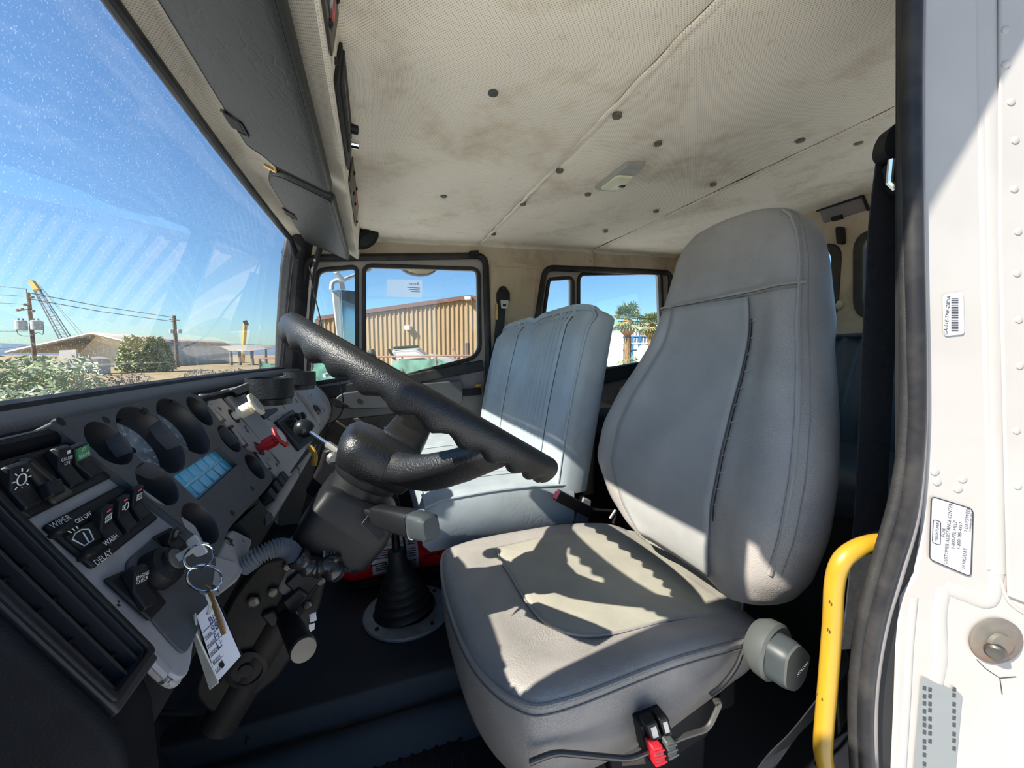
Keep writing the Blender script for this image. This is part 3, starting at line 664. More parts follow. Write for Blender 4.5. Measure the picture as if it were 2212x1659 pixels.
# lower switch block
dquad([(98, 1133), (262, 1046), (344, 1118), (206, 1226)], .008, .013, 'switch_bezel', 'black_plastic', bev=.002, r=.004)
FT = Fr(FD.o, FD.a, -FD.b, FD.c)                 # text frame: reads away from the camera
def dtext(s, u, v, c, size, mat='lettering_white', parent=dash, sx=1):
    a, b = D(u, v, c); return text(s, FT, a, -b, c, size, mat, parent, sx=sx)
dquad([(124, 1143), (186, 1108), (196, 1118), (140, 1152)], .013, .024, 'wiper_slide', 'black_plastic', bev=.003)
dquad([(186, 1192), (240, 1158), (250, 1168), (200, 1203)], .013, .024, 'delay_slide', 'black_plastic', bev=.003)
dquad([(142, 1158), (200, 1124), (236, 1150), (180, 1190)], .013, .015, 'wiper_plate', 'black_matte', bev=.001)
dtext('WIPER', 132, 1127, .0136, .0075); dtext('ON OFF', 181, 1118, .0246, .0055); dtext('WASH', 240, 1166, .0246, .0065); dtext('DELAY', 224, 1204, .0136, .0075)
wa, wb = D(180, 1162, .015)
wq = [FD.p(wa+x, wb+y, .0156) for x, y in ((-.006, .006), (.006, .006), (.010, -.004), (.004, -.007), (-.004, -.007), (-.010, -.004))]
MB().tube(wq, .0006, 5, closed=True).build('wiper_symbol', 'lettering_white', dash)
MB().tube([FD.p(wa, wb+.006, .0156), FD.p(wa+.003, wb-.004, .0156)], .0006, 5).build('wiper_symbol', 'lettering_white', dash)
for k in (-1, 0, 1): MB().tube([FD.p(wa+k*.004-.002, wb-.009, .0156), FD.p(wa+k*.005-.003, wb-.013, .0156)], .0005, 5).build('wiper_symbol', 'lettering_white', dash)
for i, px in enumerate(([(201, 1108), (223, 1090), (269, 1156), (242, 1178)], [(241, 1082), (262, 1070), (302, 1133), (280, 1151)], [(274, 1059), (292, 1051), (328, 1111), (304, 1128)])):
    s, T, W, L = rocker(px, .013)
    MB().fbox(T, W*.35, W*.65, -L*.22, -L*.1, 0, .0006).build('indicator', 'pink_button', s)
    q = [T.p(W*.25, -L*.45, .0006), T.p(W*.75, -L*.45, .0006), T.p(W*.75, -L*.85, .0006), T.p(W*.25, -L*.85, .0006)]
    if i == 1: q = circ(T.p(W*.6, -L*.65, .0006), T.a, T.b, .0035, 12)
    MB().tube(q, .0005, 4, closed=True).build('switch_symbol', 'lettering_white', s)
    for k in range(3): MB().tube([T.p(W*.2, -L*(.5+.12*k), .0006), T.p(W*(.42 if i == 1 else .7), -L*(.55+.12*k), .0006)], .0004, 4).build('switch_symbol', 'lettering_white', s)
# ignition plate, idle and engine switches
dquad([(270, 1215), (345, 1150), (375, 1140), (470, 1205), (455, 1290), (425, 1370), (402, 1415), (378, 1395), (330, 1340), (300, 1290)], .008, .0105, 'ignition_plate', 'cluster', bev=.001, r=.01)
dquad([(332, 1158), (372, 1138), (410, 1178), (380, 1200)], .010, .013, 'switch_bezel', 'black_plastic', bev=.002)
s, T, W, L = rocker([(350, 1156), (371, 1144), (402, 1178), (382, 1190)], .013, h=.012)
for k, tx in enumerate(('IDLE', 'INC/', 'DEC')): text(tx, T, W/2, -L*(.25+.3*k), .0006, .0042, 'lettering_dim', s)
dquad([(228, 1249), (295, 1219), (363, 1300), (328, 1339)], .010, .014, 'switch_bezel', 'black_plastic', bev=.002)
s, T, W, L = rocker([(272, 1234), (300, 1224), (345, 1298), (318, 1320)], .014)
text('ENGINE', T, W/2, -L*.45, .0006, .0048, 'lettering_white', s); text('CHECK', T, W/2, -L*.72, .0006, .0048, 'lettering_white', s)
ig = DP(357, 1222, .02); ig0 = FD.p(*FD.l(ig), 0)
MB().lathe([(.021, .008), (.021, .016), (.019, .024), (.0135, .027), (.0135, .031), (.004, .031)], ig0, FD.c, 28).build('ignition_switch', 'black_plastic', dash)
MB().lathe([(.011, .030), (.011, .0325), (.003, .0325)], ig0, FD.c, 20).build('ignition_barrel', 'dull_metal', dash)
# outboard air vent
FVN = Fr(FD.p(aS0, .0, .0), FD.a, FD.b, FD.c)
vw = aS1-aS0; vl = D(262, 1478, .014)[1]
MB().plate([FD.p(aV, -.03, 0), FD.p(aB, -.03, 0), FD.p(aB, bV+.002, 0), FD.p(aV, bV+.002, 0)], [[FVN.p(0, -.004, 0), FVN.p(vw, -.004, 0), FVN.p(vw, vl, 0), FVN.p(0, vl, 0)]], FD.c*.014).build('vent_bezel', 'vent_grey', dash, bev=.002)
MB().fbox(FVN, 0, vw, 0, vl, -.003, .0005).build('vent_slot', 'black_matte', dash)
for k in range(3):
    MB().box(FVN.p(vw*(k+.5)/3, vl/2, .007), (.003, vl, .008), (FD.a, FD.b, FD.c)).build('vent_vane', 'vent_grey', dash)
for k in range(7): MB().box(FVN.p(vw/2, vl*(k+.5)/7, .003), (vw, .0025, .006), (FD.a, FD.b, FD.c)).build('vent_fin', 'black_plastic', dash)
MB().ringf(fillet([FVN.p(-.005, -.01, .012), FVN.p(vw+.005, -.01, .012), FVN.p(vw+.005, vl+.006, .012), FVN.p(-.005, vl+.006, .012)], .006), fillet([FVN.p(0, -.004, .012), FVN.p(vw, -.004, .012), FVN.p(vw, vl, .012), FVN.p(0, vl, .012)], .004), FD.c*.005).build('vent_frame', 'black_plastic', dash, bev=.0015)
# gauge cluster with recessed round dials
cl_px = [(106, 912), (403, 846), (432, 855), (473, 905), (483, 920), (530, 970), (546, 977), (582, 1016), (590, 1036), (572, 1060), (496, 1139), (466, 1203), (437, 1168)]
CH = .016
co = fillet([FD.p(*D(u, v, CH), 0) for u, v in cl_px], [.004, .006, .004, .004, .004, .004, .004, .006, .006, .01, .01, .01, .01])
G = []
for (xa, ya, xb, yb, k) in ((700, 560, 1150, 825, 1), (985, 445, 1590, 865, 2), (1325, 365, 1800, 725, 3), (1580, 335, 1825, 512, 1), (1150, 895, 1535, 1185, 1), (1550, 1225, 1870, 1530, 1), (1850, 560, 2062, 760, 1)):
    p = D(xa*.2532, 780+ya*.2532, CH); q = D(xb*.2532, 780+yb*.2532, CH)
    G.append(((p[0]+q[0])/2, (p[1]+q[1])/2, math.hypot(p[0]-q[0], p[1]-q[1])/2*(.97 if k > 1 else .93), k))
p = D(400+500*.2532, 780+795*.2532, CH); q = D(400+690*.2532, 780+1000*.2532, CH); G.append(((p[0]+q[0])/2, (p[1]+q[1])/2, math.hypot(p[0]-q[0], p[1]-q[1])/2*.90, 1))
lcd = [D(373, 1028, CH), D(473, 965, CH), D(514, 1003, CH), D(428, 1081, CH)]
holes = [circ(FD.p(a, b, 0), FD.a, FD.b, r, 32) for a, b, r, k in G]+[[FD.p(a, b, 0) for a, b in lcd]]
CL = MB().plate(co, holes, FD.c*CH).build('gauge_cluster', 'cluster', dash, bev=.0012)
for gi, (a, b, r, k) in enumerate(G):
    gz = -.014
    gg = MB().lathe([(r*.995, CH-.001), (r*.98, CH-.002), (r*.90, gz), (r*.905, gz-.002), (r*.90, gz-.003), (r*1.0, gz-.002)], FD.p(a, b, 0), FD.c, 36, cap=False).build('gauge', 'gauge_wall', dash)
    MB().lathe([(r*.92, gz-.001), (r*.91, gz+.0005), (.0005, gz+.0005)], FD.p(a, b, 0), FD.c, 32).build('dial', 'dial', gg)
    n = 9 if k > 1 else 5
    for j in range(n*2-1):
        an = math.radians(225-270*j/(n*2-2)); c, s_ = math.cos(an), math.sin(an)
        MB().box(FD.p(a+c*r*.78, b-s_*r*.78, gz+.001), (r*.14 if j % 2 == 0 else r*.08, .0009, .0006), (FD.a*c-FD.b*s_, FD.a*s_+FD.b*c, FD.c)).build('tick', 'lettering_white', gg)
    if k > 1:
        for j in range(n):
            an = math.radians(225-270*j/(n-1))
            text(str(j*10 if k == 2 else j*4), FT, a+math.cos(an)*r*.58, -b+math.sin(an)*r*.58, gz+.001, r*.17, 'lettering_white', gg, name='numeral')
    an = math.radians(215); MB().box(FD.p(a+math.cos(an)*r*.32, b-math.sin(an)*r*.32, gz+.003), (r*.75, .0018, .001), (FD.a*math.cos(an)-FD.b*math.sin(an), FD.a*math.sin(an)+FD.b*math.cos(an), FD.c)).build('needle', 'lettering_white', gg)
    MB().lathe([(r*.09, gz), (r*.08, gz+.006), (.001, gz+.006)], FD.p(a, b, 0), FD.c, 14).build('needle_hub', 'black_plastic', gg)
# blue indicator tiles
LQ = [V((a, b, 0)) for a, b in lcd]
MB().prism([FD.p(a, b, .004) for a, b in lcd], FD.c*.002).build('indicator_panel', 'blue_rim', dash)
def bil(s, t): q = LQ[0]*(1-s)*(1-t)+LQ[1]*s*(1-t)+LQ[2]*s*t+LQ[3]*(1-s)*t; return q.x, q.y
for i in range(6):
    for j in range(2):
        s0, s1, t0, t1 = (i+.10)/6, (i+.92)/6, (j+.06)/2, (j+.90)/2
        MB().prism([FD.p(*bil(s0, t0), .006), FD.p(*bil(s1, t0), .006), FD.p(*bil(s1, t1), .006), FD.p(*bil(s0, t1), .006)], FD.c*.002).build('indicator_tile', 'blue_tile', dash, bev=.0006)
for u, v in ((131, 905+6), (229, 907), (314, 886), (377, 869), (545, 1055), (502, 1108)):
    a, b = D(u, v, CH); MB().lathe([(.005, CH-.004), (.005, CH+.0004), (.002, CH+.0004)], FD.p(a, b, 0), FD.c, 12).build('screw_hole', 'black_matte', dash)
# centre and far grey plates, lower lip
aF = 1.93
j1t, j1b = D(470, 853, .008), D(632, 1026, .008)
e1 = [D(u, v, .008) for u, v in ((434, 850), (470, 850), (632, 1026), (604, 1036), (588, 1020), (550, 978), (534, 970), (487, 918), (476, 902))]
MB().prism([FD.p(a, b, -.002) for a, b in e1], FD.c*.010).build('centre_plate', 'dash_paint', dash, bev=.002)
aj = (j1t[0]+j1b[0])/2; bb = D(640, 1010, .008)[1]
MB().prism(fillet([FD.p(aj+.004, .012, -.002), FD.p(1.55, .012, -.002), FD.p(1.55, .24, -.002), FD.p(aj+.004, .24, -.002)], .004), FD.c*.010).build('centre_plate', 'dash_paint', dash, bev=.002)
# far end: rounded section towards the passenger door
FE = [(-.33, -.10), (-.262, -.132), (-.215, -.185), (-.19, -.25), (-.205, -.31), (-.235, -.345), (-.33, -.34)]
MB().prism(fillet([V((x, 1.553, z)) for x, z in FE], .03), (0, .42, 0)).build('far_section', 'dash_paint', dash, bev=.012, seg=3)
MB().prism(fillet([V((x*1.0-.004, 1.972, z*1.0) if False else V((x+.004, 1.973, z))) for x, z in FE], .03), (0, .02, 0)).build('end_rubber', 'rubber', dash, bev=.006)
lipA = onX(575, 1109, -.215); 
MB().tube(smooth_path([V((-.213, lipA.y-.03, -.322)), V((-.215, 1.1, -.325)), V((-.225, 1.5, -.335)), V((-.232, 1.96, -.342))], 4), (.017, .017), 12).build('lower_lip', 'dash_paint', dash)
MB().bb(-.33, -.225, lipA.y-.03, 1.96, -.345, -.27).build('lower_fill', 'dash_paint', dash, bev=.01)
for u, v in ((574, 1075), (586, 1058), (596, 1046), (603, 1036)):
    a, b = D(u, v, .0); MB().box(FD.p(a, b, .004), (.03, .022, .02), (FD.a, FD.b, FD.c)).build('push_button', 'black_plastic', dash, bev=.003)
# grey knee piece right of the ignition, dark cut-out
dquad([(500, 1140), (548, 1165), (520, 1250), (455, 1300), (440, 1260), (470, 1200)], -.015, .004, 'knee_panel', 'dash_paint', bev=.004, r=.012)
dquad([(515, 1128), (560, 1085), (580, 1105), (545, 1160)], -.02, .006, 'cut_out', 'black_matte', bev=0)
# passenger-side recess: square tray with knobs, slot
dquad([(597, 909), (633, 884), (683, 945), (648, 972)], .006, .016, 'control_frame', 'black_plastic', bev=.003)
dquad([(606, 912), (630, 895), (672, 944), (650, 960)], .014, .017, 'control_face', 'black_matte', bev=0)
for u, v in ((634, 905), (626, 916), (646, 903), (640, 925), (652, 938)):
    a, b = D(u, v, .02); MB().lathe([(.013, .016), (.012, .036), (.008, .04), (.002, .04)], FD.p(a, b, 0), FD.c, 14).build('control_knob', 'black_plastic', dash)
dquad([(560, 888), (598, 880), (602, 886), (574, 905)], .006, .012, 'switch_slot', 'black_plastic', bev=.002)
for px in ([(437, 872), (447, 868), (490, 908), (480, 914)], [(494, 922), (503, 917), (538, 962), (529, 968)], [(549, 975), (560, 978), (588, 1012), (580, 1018)]):
    dquad(px, .006, .011, 'label_bracket', 'black_plastic', bev=.001); 
    q = [(sum(p[0] for p in px)/4+(x-sum(p[0] for p in px)/4)*.7, sum(p[1] for p in px)/4+(y-sum(p[1] for p in px)/4)*.8) for x, y in px]
    dquad(q, .009, .0118, 'label_inset', 'dash_paint', bev=0)
# small black lever at the far end
p = onY(662, 893, 1.62); q = onY(677, 887, 1.58)
MB().tube([onY(655, 880, 1.68), p, q], .012, 10).build('vent_lever', 'black_plastic', dash); MB().ball(q, .024, 14).build('vent_knob', 'handle_ball', dash)
# pull knobs
def pull(u0, v0, u1, v1, mat, lab):
    a, b = D(u0, v0, .01); o = FD.p(a, b, .004); L = .052
    kn = MB().lathe([(.009, 0), (.009, L*.3), (.013, L*.3), (.013, L*.72), (.011, L*.75), (.011, L*.9)], o, FD.c, 16).build('pull_knob', mat, dash, label=lab)
    h = MB().lathe([(.010, L*.86), (.026, L*.90), (.027, L*.98), (.022, L*1.02), (.002, L*1.0)], o, FD.c, 8, ref=FD.a+FD.b*.4).build('knob_head', mat, kn, bev=.0015)
    MB().lathe([(.0165, L*1.0), (.0165, L*1.022), (.001, L*1.02)], o, FD.c, 8, ref=FD.a+FD.b*.4).build('knob_label', 'white_label', kn)
    MB().lathe([(.019, -.002), (.017, .004), (.010, .004)], o, FD.c, 16).build('knob_collar', 'black_matte', kn)
pull(508, 898, 0, 0, 'cream_knob', 'cream octagonal pull knob'); pull(562, 968, 0, 0, 'red_knob', 'red octagonal pull knob')
# cup holders
def cup(u0, u1, vt, vm, vb, Y, lab):
    c = onY((u0+u1)/2, vt, Y); r = (onY(u1, vt, Y)-onY(u0, vt, Y)).length/2*.97; zm = onY((u0+u1)/2, vm, Y-r).z; zb = onY((u0+u1)/2, vb, Y-r).z
    t = thing('cup_holder', V((c.x, c.y, zb)), lab, 'cup holder', 'cup holders on the dash'); o = V((c.x, c.y, 0))
    MB().lathe([(r*.88, zb), (r*.92, zm-.003), (r, zm), (r*1.02, c.z), (r*.95, c.z), (r*.86, zb+.006), (.001, zb+.006)], o, (0, 0, 1), 36).build('cup', 'black_grain', t)
    MB().prism([V((c.x-r*.6, c.y-r*.75, c.z-.004)), V((c.x-r*.6, c.y+r*.75, c.z-.004)), V((c.x-r*1.9, c.y+r*.5, c.z-.03)), V((c.x-r*1.9, c.y-r*.5, c.z-.03))], (0, 0, -.022)).build('bracket', 'black_plastic', t, bev=.003)
cup(530, 636, 816, 862, 878, 1.02, 'larger black round cup holder nearer the gauges')
cup(612, 683, 803, 832, 843, 1.42, 'smaller-looking black cup holder nearest the passenger door')
# thin aerial wire hanging by the door pillar
MB().tube(smooth_path([onY(668, 575, 2.0), onY(680, 640, 2.0), onY(692, 690, 1.98), onY(703, 765, 1.95), onY(722, 800, 1.93), onY(738, 845, 1.92), onY(741, 880, 1.9), onY(728, 905, 1.86), onY(705, 918, 1.84)], 6), .003, 6).build('aerial_wire', 'black_plastic', label='thin black wire hanging by the passenger door pillar', cat='wire')
MB().tube(smooth_path([onY(668, 965, 1.0), onY(677, 975, .98), onY(681, 990, .97), onY(678, 1005, .97)], 5), .006, 8).build('yellow_cable', 'yellow_paint', label='short yellow cable loop below the dash edge', cat='cable')
# ================================================================== keys in the ignition
kd = FD.c
ky = thing('key', ig0+kd*.03, 'silver key pushed into the ignition switch', 'key')
kx = (DP(432, 1165, .075)-FD.p(*FD.l(ig0), .075)); 
k0 = ig0+kd*.031; k1 = ray(428, 1178)*((ig0+kd*.075).dot(FW)*.97); ka = (k1-k0).normalized(); kw = ka.cross(ray(428, 1178)).normalized()
MB().ribbon([k0, k0+ka*.022], kw*.008, .0022, ka.cross(kw)).build('blade', 'silver', ky, bev=.0004)
Lk = (k1-k0).length
MB().prism(fillet([k0+ka*.02+kw*.010, k0+ka*(Lk+.006)+kw*.012, k0+ka*(Lk+.006)-kw*.012, k0+ka*.02-kw*.010], .004), ka.cross(kw)*.0022).build('bow', 'silver', ky, bev=.0005)
kdep = k1.dot(FW)
def pr(u, v, d=0): return ray(u, v)*(kdep+d)
r1 = thing('key_ring', pr(425, 1200), 'small bright key ring through the ignition key', 'key ring', 'linked key rings')
r2 = thing('key_ring', pr(440, 1248), 'lower key ring carrying the plastic key tag', 'key ring', 'linked key rings')
def kring(t, cu, cv, ru, rv, tilt, d):
    c = pr(cu, cv); e1_ = (pr(cu+ru*math.cos(tilt), cv+ru*math.sin(tilt))-c); e2_ = (pr(cu-rv*math.sin(tilt), cv+rv*math.cos(tilt), d)-c)
    MB().tube([c+e1_*math.cos(k*math.pi/16)+e2_*math.sin(k*math.pi/16) for k in range(32)], .0009, 6, closed=True).build('wire_loop', 'chrome', t)
    MB().tube([c+(e1_*math.cos(k*math.pi/16)+e2_*math.sin(k*math.pi/16))*1.03+FW*.0015 for k in range(6, 30)], .0008, 6).build('wire_loop', 'silver', t)
kring(r1, 429, 1203, 34, 24, -.5, .008); kring(r2, 441, 1249, 38, 29, .1, -.008)
k2 = thing('key', pr(455, 1300), 'thin brass coloured key hanging in front of the white tag', 'key')
MB().prism([pr(443, 1265, -.006), pr(452, 1270, -.006), pr(486, 1370, -.006), pr(478, 1373, -.006)], FW*.0018).build('blade', 'brass', k2)
MB().tube([pr(432, 1276, -.002), pr(446, 1285, -.006), pr(455, 1305, -.006), pr(452, 1325, -.002), pr(446, 1326, .002)], .0014, 6).build('hook', 'silver', k2)
tg = thing('key_tag', pr(455, 1480), 'white handwritten key tag in a clear plastic sleeve', 'key tag')
TQ = [pr(425, 1331, .0), pr(464, 1291, .0), pr(519, 1418, -.004), pr(470, 1472, -.002)]
tn = (TQ[1]-TQ[0]).cross(TQ[3]-TQ[0]).normalized(); tn = tn if tn.dot(FW) > 0 else -tn
MB().prism(TQ, tn*.0008).build('card', 'paper', tg)
MB().prism([pr(403, 1338, .012), pr(421, 1325, .003), pr(425, 1372, .003), pr(473, 1475, .002), pr(452, 1492, .012)], tn*.002).build('sleeve', 'clear_plastic', tg, bev=.0008)
MB().prism([p+tn*.0012 for p in (pr(425, 1329), pr(466, 1288), pr(523, 1424, -.004), pr(472, 1480, -.002))], tn*.001).build('sleeve_back', 'black_plastic', tg)
ta = (TQ[1]-TQ[0]); tb = (TQ[3]-TQ[0]); TFr = Fr(TQ[0]-tn*.0003, ta, -tb, -tn); tw, tl = ta.length, tb.length
tsk = ta.normalized().dot(tb.normalized())
for k, (l, s) in enumerate((('', 'Biz'), ('YEAR', '98'), ('MAKE', 'Frgt'), ('MODEL', 'Line'), ('BODY', ''), ('COLOR', 'White'))):
    y = -(.24+.125*k)*tl; xo = -y*tsk*1.0
    p = TQ[0]+tb*(.24+.125*k); q = p+ta
    MB().tube([p+ta*.06-tn*.0004+tb*.03, q-ta*.04-tn*.0004+tb*.03], .00025, 4).build('rule_line', 'ink_black', tg)
    FF = Fr(p-tn*.0005, ta, -(tb-ta.normalized()*tb.dot(ta.normalized())), -tn)
    if l: text(l, FF, tw*.06, 0, 0, .0042, 'ink_black', tg, align='LEFT')
    if s: text(s, FF, tw*.42, .001, 0, .0095, 'ink_blue', tg, align='LEFT', shear=.4)
FF = Fr(TQ[0]+tb*.93-tn*.0005, ta, -(tb-ta.normalized()*tb.dot(ta.normalized())), -tn); text('1244', FF, tw*.66, .004, 0, .0085, 'ink_black', tg)
MB().lathe([(.003, 0), (.003, .0006), (.001, .0006)], TQ[0]+tb*.86+ta*.42-tn*.0002, -tn, 12).build('punch_hole', 'black_matte', tg)
# ================================================================== steering wheel and column
NW = V((.522, 0, .853)).normalized(); E1 = V((.853, 0, -.522)).normalized(); E2 = V((0, 1, 0))
CW = V((.094, .72, -.083)); RW_ = .25; CHB = CW-NW*.132-E1*.024
sw = thing('steering_wheel', CHB, 'black grained two-spoke steering wheel with finger-grip rim', 'steering wheel')
rings = []
for k in range(168):
    th = 2*math.pi*k/168; d = E1*math.cos(th)+E2*math.sin(th); c = CW+d*RW_; ring = []
    for j in range(14):
        ph = 2*math.pi*j/14; sn = math.sin(ph)
        r = .0185+.010*max(0, -sn)**.8*(.5+.5*math.cos(34*th))
        ring.append(c+d*(.0185*math.cos(ph))+NW*(r*sn))
    rings.append(ring)
MB().loft(rings, loop=True).build('rim', 'rim_grain', sw, sharp=180)
def sring(c, a, b, ra, rb, n=28, pw=.55):
    return [c+a*ra*math.copysign(abs(math.cos(2*math.pi*k/n))**pw, math.cos(2*math.pi*k/n))+b*rb*math.copysign(abs(math.sin(2*math.pi*k/n))**pw, math.sin(2*math.pi*k/n)) for k in range(n)]
MB().loft([sring(CHB+NW*h+E1*o, E1, E2, ra, rb, 36, .5) for h, o, ra, rb in ((-.035, 0, .05, .055), (-.03, 0, .064, .072), (.0, 0, .074, .084), (.020, .0, .072, .081), (.031, .0, .064, .072), (.036, .0, .048, .054), (.037, .0, .02, .02))]).build('hub_pad', 'black_grain', sw, sharp=180)
for sg in (1, -1):
    th = math.radians(74 if sg > 0 else -63); d = E1*math.cos(th)+E2*math.sin(th); tv = NW.cross(d)
    rings = []
    prof_ = ((.03, .004, .044, .030), (.06, .008, .044, .028), (.10, .022, .043, .026), (.14, .044, .040, .023), (.18, .072, .037, .020), (.215, .100, .034, .017), (.246, .124, .03, .013))
    for s, h, wd, tk in prof_ if sg < 0 else ((.03, .012, .044, .030), (.06, .022, .044, .028), (.09, .038, .043, .025), (.13, .061, .040, .022), (.17, .086, .037, .019), (.21, .110, .034, .016), (.246, .128, .03, .012)):
        rings.append(sring(CHB+E1*.02*(1-s/.25)+d*s+NW*h, tv, (NW-d*.3).normalized(), wd, tk, 24, .6))
    spk = MB().loft(rings).build('spoke', 'black_grain', sw, sharp=180)
    if sg > 0:
        rg = [CHB+d*.10+NW*.034+tv*(x*.034)+d*(y*.016) for x, y in [(math.cos(k*.4), math.sin(k*.4)) for k in range(16)]]
        MB().tube(rg, .003, 6, closed=True).build('horn_button_rim', 'black_plastic', sw)
col = thing('steering_column', CHB-NW*.3, 'black plastic steering column shroud with indicator stalk', 'steering column')
MB().lathe([(.06, -.03), (.058, -.045), (.054, -.05), (.052, -.09)], CHB, NW, 28).build('collar', 'black_plastic', col)
def cbox(a, e, y, da, de, dy): return MB().box(CHB-NW*a+E1*e+E2*y, (de, dy, da), (E1, E2, NW))
MB().loft([sring(CHB-NW*a+E1*o, E1, E2, ra, rb, 32, .25) for a, o, ra, rb in ((.065, .01, .045, .056), (.075, .012, .066, .062), (.12, .012, .070, .064), (.165, .008, .066, .062), (.18, .004, .058, .056))]).build('shroud', 'black_plastic', col, sharp=60)
cbox(.115, .07, -.012, .055, .02, .075).build('stalk_slot', 'black_matte', col)
S0 = onY(795, 1106, .655); S1 = onY(812, 1112, .635); S2 = onY(898, 1132, .52); S3 = onY(932, 1141, .49)
dd = (S3-S1).normalized(); up_ = V((0, 0, 1)); sd = dd.cross(up_).normalized(); uu = sd.cross(dd)
stk = MB().loft([sring(p, sd, uu, a, b, 16, .5) for p, a, b in ((S0, .006, .006), (S1, .007, .007), (S1+dd*.008, .013, .016), (S2, .016, .018), (S2+dd*.001, .0155, .0175))]).build('indicator_stalk', 'black_plastic', col, label='black multi-function stalk with a brown clear tip', sharp=40)
MB().loft([sring(p, sd, uu, a, b, 16, .5) for p, a, b in ((S2+dd*.001, .0165, .0185), (S2+dd*.003, .0165, .0185))]).build('stalk_band', 'chrome', stk)
MB().loft([sring(p, sd, uu, a, b, 16, .5) for p, a, b in ((S2+dd*.003, .0155, .0175), (S3-dd*.004, .0145, .0165), (S3, .011, .013))]).build('stalk_tip', 'knob_dark', stk)
MB().prism([onY(778, 1133, .635), onY(800, 1105, .645), (onY(815, 1150, .64)), onY(820, 1172, .635)], (.01, .012, .004)).build('stalk_bracket', 'vent_grey', col, bev=.002)
BL = thing('hand_lever', onY(738, 980, .75), 'ball-topped chrome lever on the side of the steering column', 'lever')
b0 = onY(657, 925, .83); b1 = onY(738, 981, .755)
MB().ball(b0, .0185, 20).build('ball_knob', 'handle_ball', BL)
MB().tube([b0, b0*.35+b1*.65], .0045, 10).build('rod', 'chrome', BL); MB().tube([b0*.35+b1*.65, b1], .0075, 10).build('ferrule', 'dull_metal', BL)
MB().prism([onY(700, 975, .77), onY(735, 965, .76), onY(742, 1000, .76), onY(690, 1085, .79), onY(660, 1065, .80), onY(690, 1010, .78)], (-.004, .02, 0)).build('lever_box', 'black_plastic', BL, bev=.004)
MB().lathe([(.009, 0), (.012, .004), (.012, .012), (.006, .018)], onY(722, 990, .745), (0, -1, .2), 10).build('nut', 'dull_metal', BL)
# lower column: tube, boot, bracket plate and bolts
lc = thing('column_bracket', CHB-NW*.42, 'dark cast steering column bracket under the dash', 'bracket')
MB().lathe([(.036, -.17), (.030, -.22), (.028, -.5)], CHB-E1*.0, NW, 20).build('column_tube', 'dark_metal', lc)
MB().lathe([(.045, -.19), (.047, -.196), (.040, -.21), (.037, -.26)], CHB-E1*.012+E2*.01, NW, 24).build('boot_ring', 'trim_grey', lc)
PL = [(505, 1285), (560, 1215), (640, 1195), (706, 1236), (690, 1315), (652, 1390), (598, 1470), (520, 1530), (452, 1546), (415, 1500), (455, 1380)]
MB().prism(fillet([onY(u, v, .70) for u, v in PL], .015), (0, .05, 0)).build('casting', 'dark_metal', lc, bev=.006)
for q, th, y, nm in (([(612, 1262), (660, 1218), (704, 1240), (655, 1300)], .02, .685, 'cover_box'), ([(606, 1302), (645, 1270), (668, 1288), (630, 1335)], .02, .68, 'cover_box'), ([(560, 1330), (590, 1318), (615, 1345), (585, 1360)], .012, .69, 'cover_box'), ([(655, 1160), (690, 1165), (700, 1200), (665, 1195)], .03, .70, 'cover_box')):
    MB().prism([onY(u, v, y) for u, v in q], (0, th, 0)).build(nm, 'black_plastic', lc, bev=.004)
for u, v, r in ((622, 1222, .008), (693, 1253, .008), (664, 1304, .008), (590, 1277, .009), (548, 1297, .010), (635, 1322, .007)):
    MB().lathe([(r, 0), (r, .006), (r*.6, .008), (r*.5, .008)], onY(u, v, .698), (0, -1, 0), 6).build('bolt', 'bolt_metal', lc)
MB().lathe([(.030, 0), (.030, .008), (.024, .010), (.022, .006), (.012, .006), (.010, .010), (.002, .010)], onY(535, 1440, .70), (0, -1, 0), 28).build('pivot_cap', 'dark_metal', lc)
MB().tube([onY(617, 1335, .69), onY(628, 1352, .67), onY(655, 1402, .60)], [.014, .016, .0185], 14).build('tilt_lever', 'dark_metal', lc)
MB().lathe([(.0185, 0), (.017, .004), (.002, .004)], onY(655, 1402, .60), (onY(655, 1402, .60)-onY(628, 1352, .67)), 16).build('lever_cap', 'bolt_metal', lc)
for q in ([(668, 1328), (682, 1322), (684, 1340), (670, 1345)], [(667, 1350), (680, 1346), (679, 1360), (668, 1366)]):
    MB().prism([onY(u, v, .665) for u, v in q], (0, .002, 0)).build('arrow_sticker', 'white_label', lc)
hs = smooth_path([onY(522, 1226, .62), onY(555, 1203, .62), (onY(595, 1184, .63)), onY(622, 1186, .64), onY(642, 1206, .645), onY(672, 1226, .65), onY(700, 1226, .655)], 12)
cw_ = thing('cable_conduit', hs[0], 'grey corrugated cable hose running to the steering column', 'hose')
MB().tube(hs, [.0112+.0026*(1 if k % 2 else -1) for k in range(len(hs))], 14).build('hose', 'hose_grey', cw_, sharp=25)
MB().tube(smooth_path([onY(640, 1202, .64), onY(675, 1226, .645), onY(705, 1222, .65), onY(730, 1240, .66)], 6), [.015+.002*math.sin(k*1.7) for k in range(19)], 12).build('tape_wrap', 'tape_black', cw_)
MB().ball(onY(715, 1208, .655), .012, 14, (1.3, 1, .8)).build('tape_wrap', 'tape_black', cw_)
for k in range(4): MB().tube(smooth_path([onY(700+k*8, 1190, .66), onY(705+k*6, 1215, .65), onY(740+k*9, 1228+k*3, .67)], 5), .003, 6).build('wire', 'tape_black' if k else 'chrome', cw_)
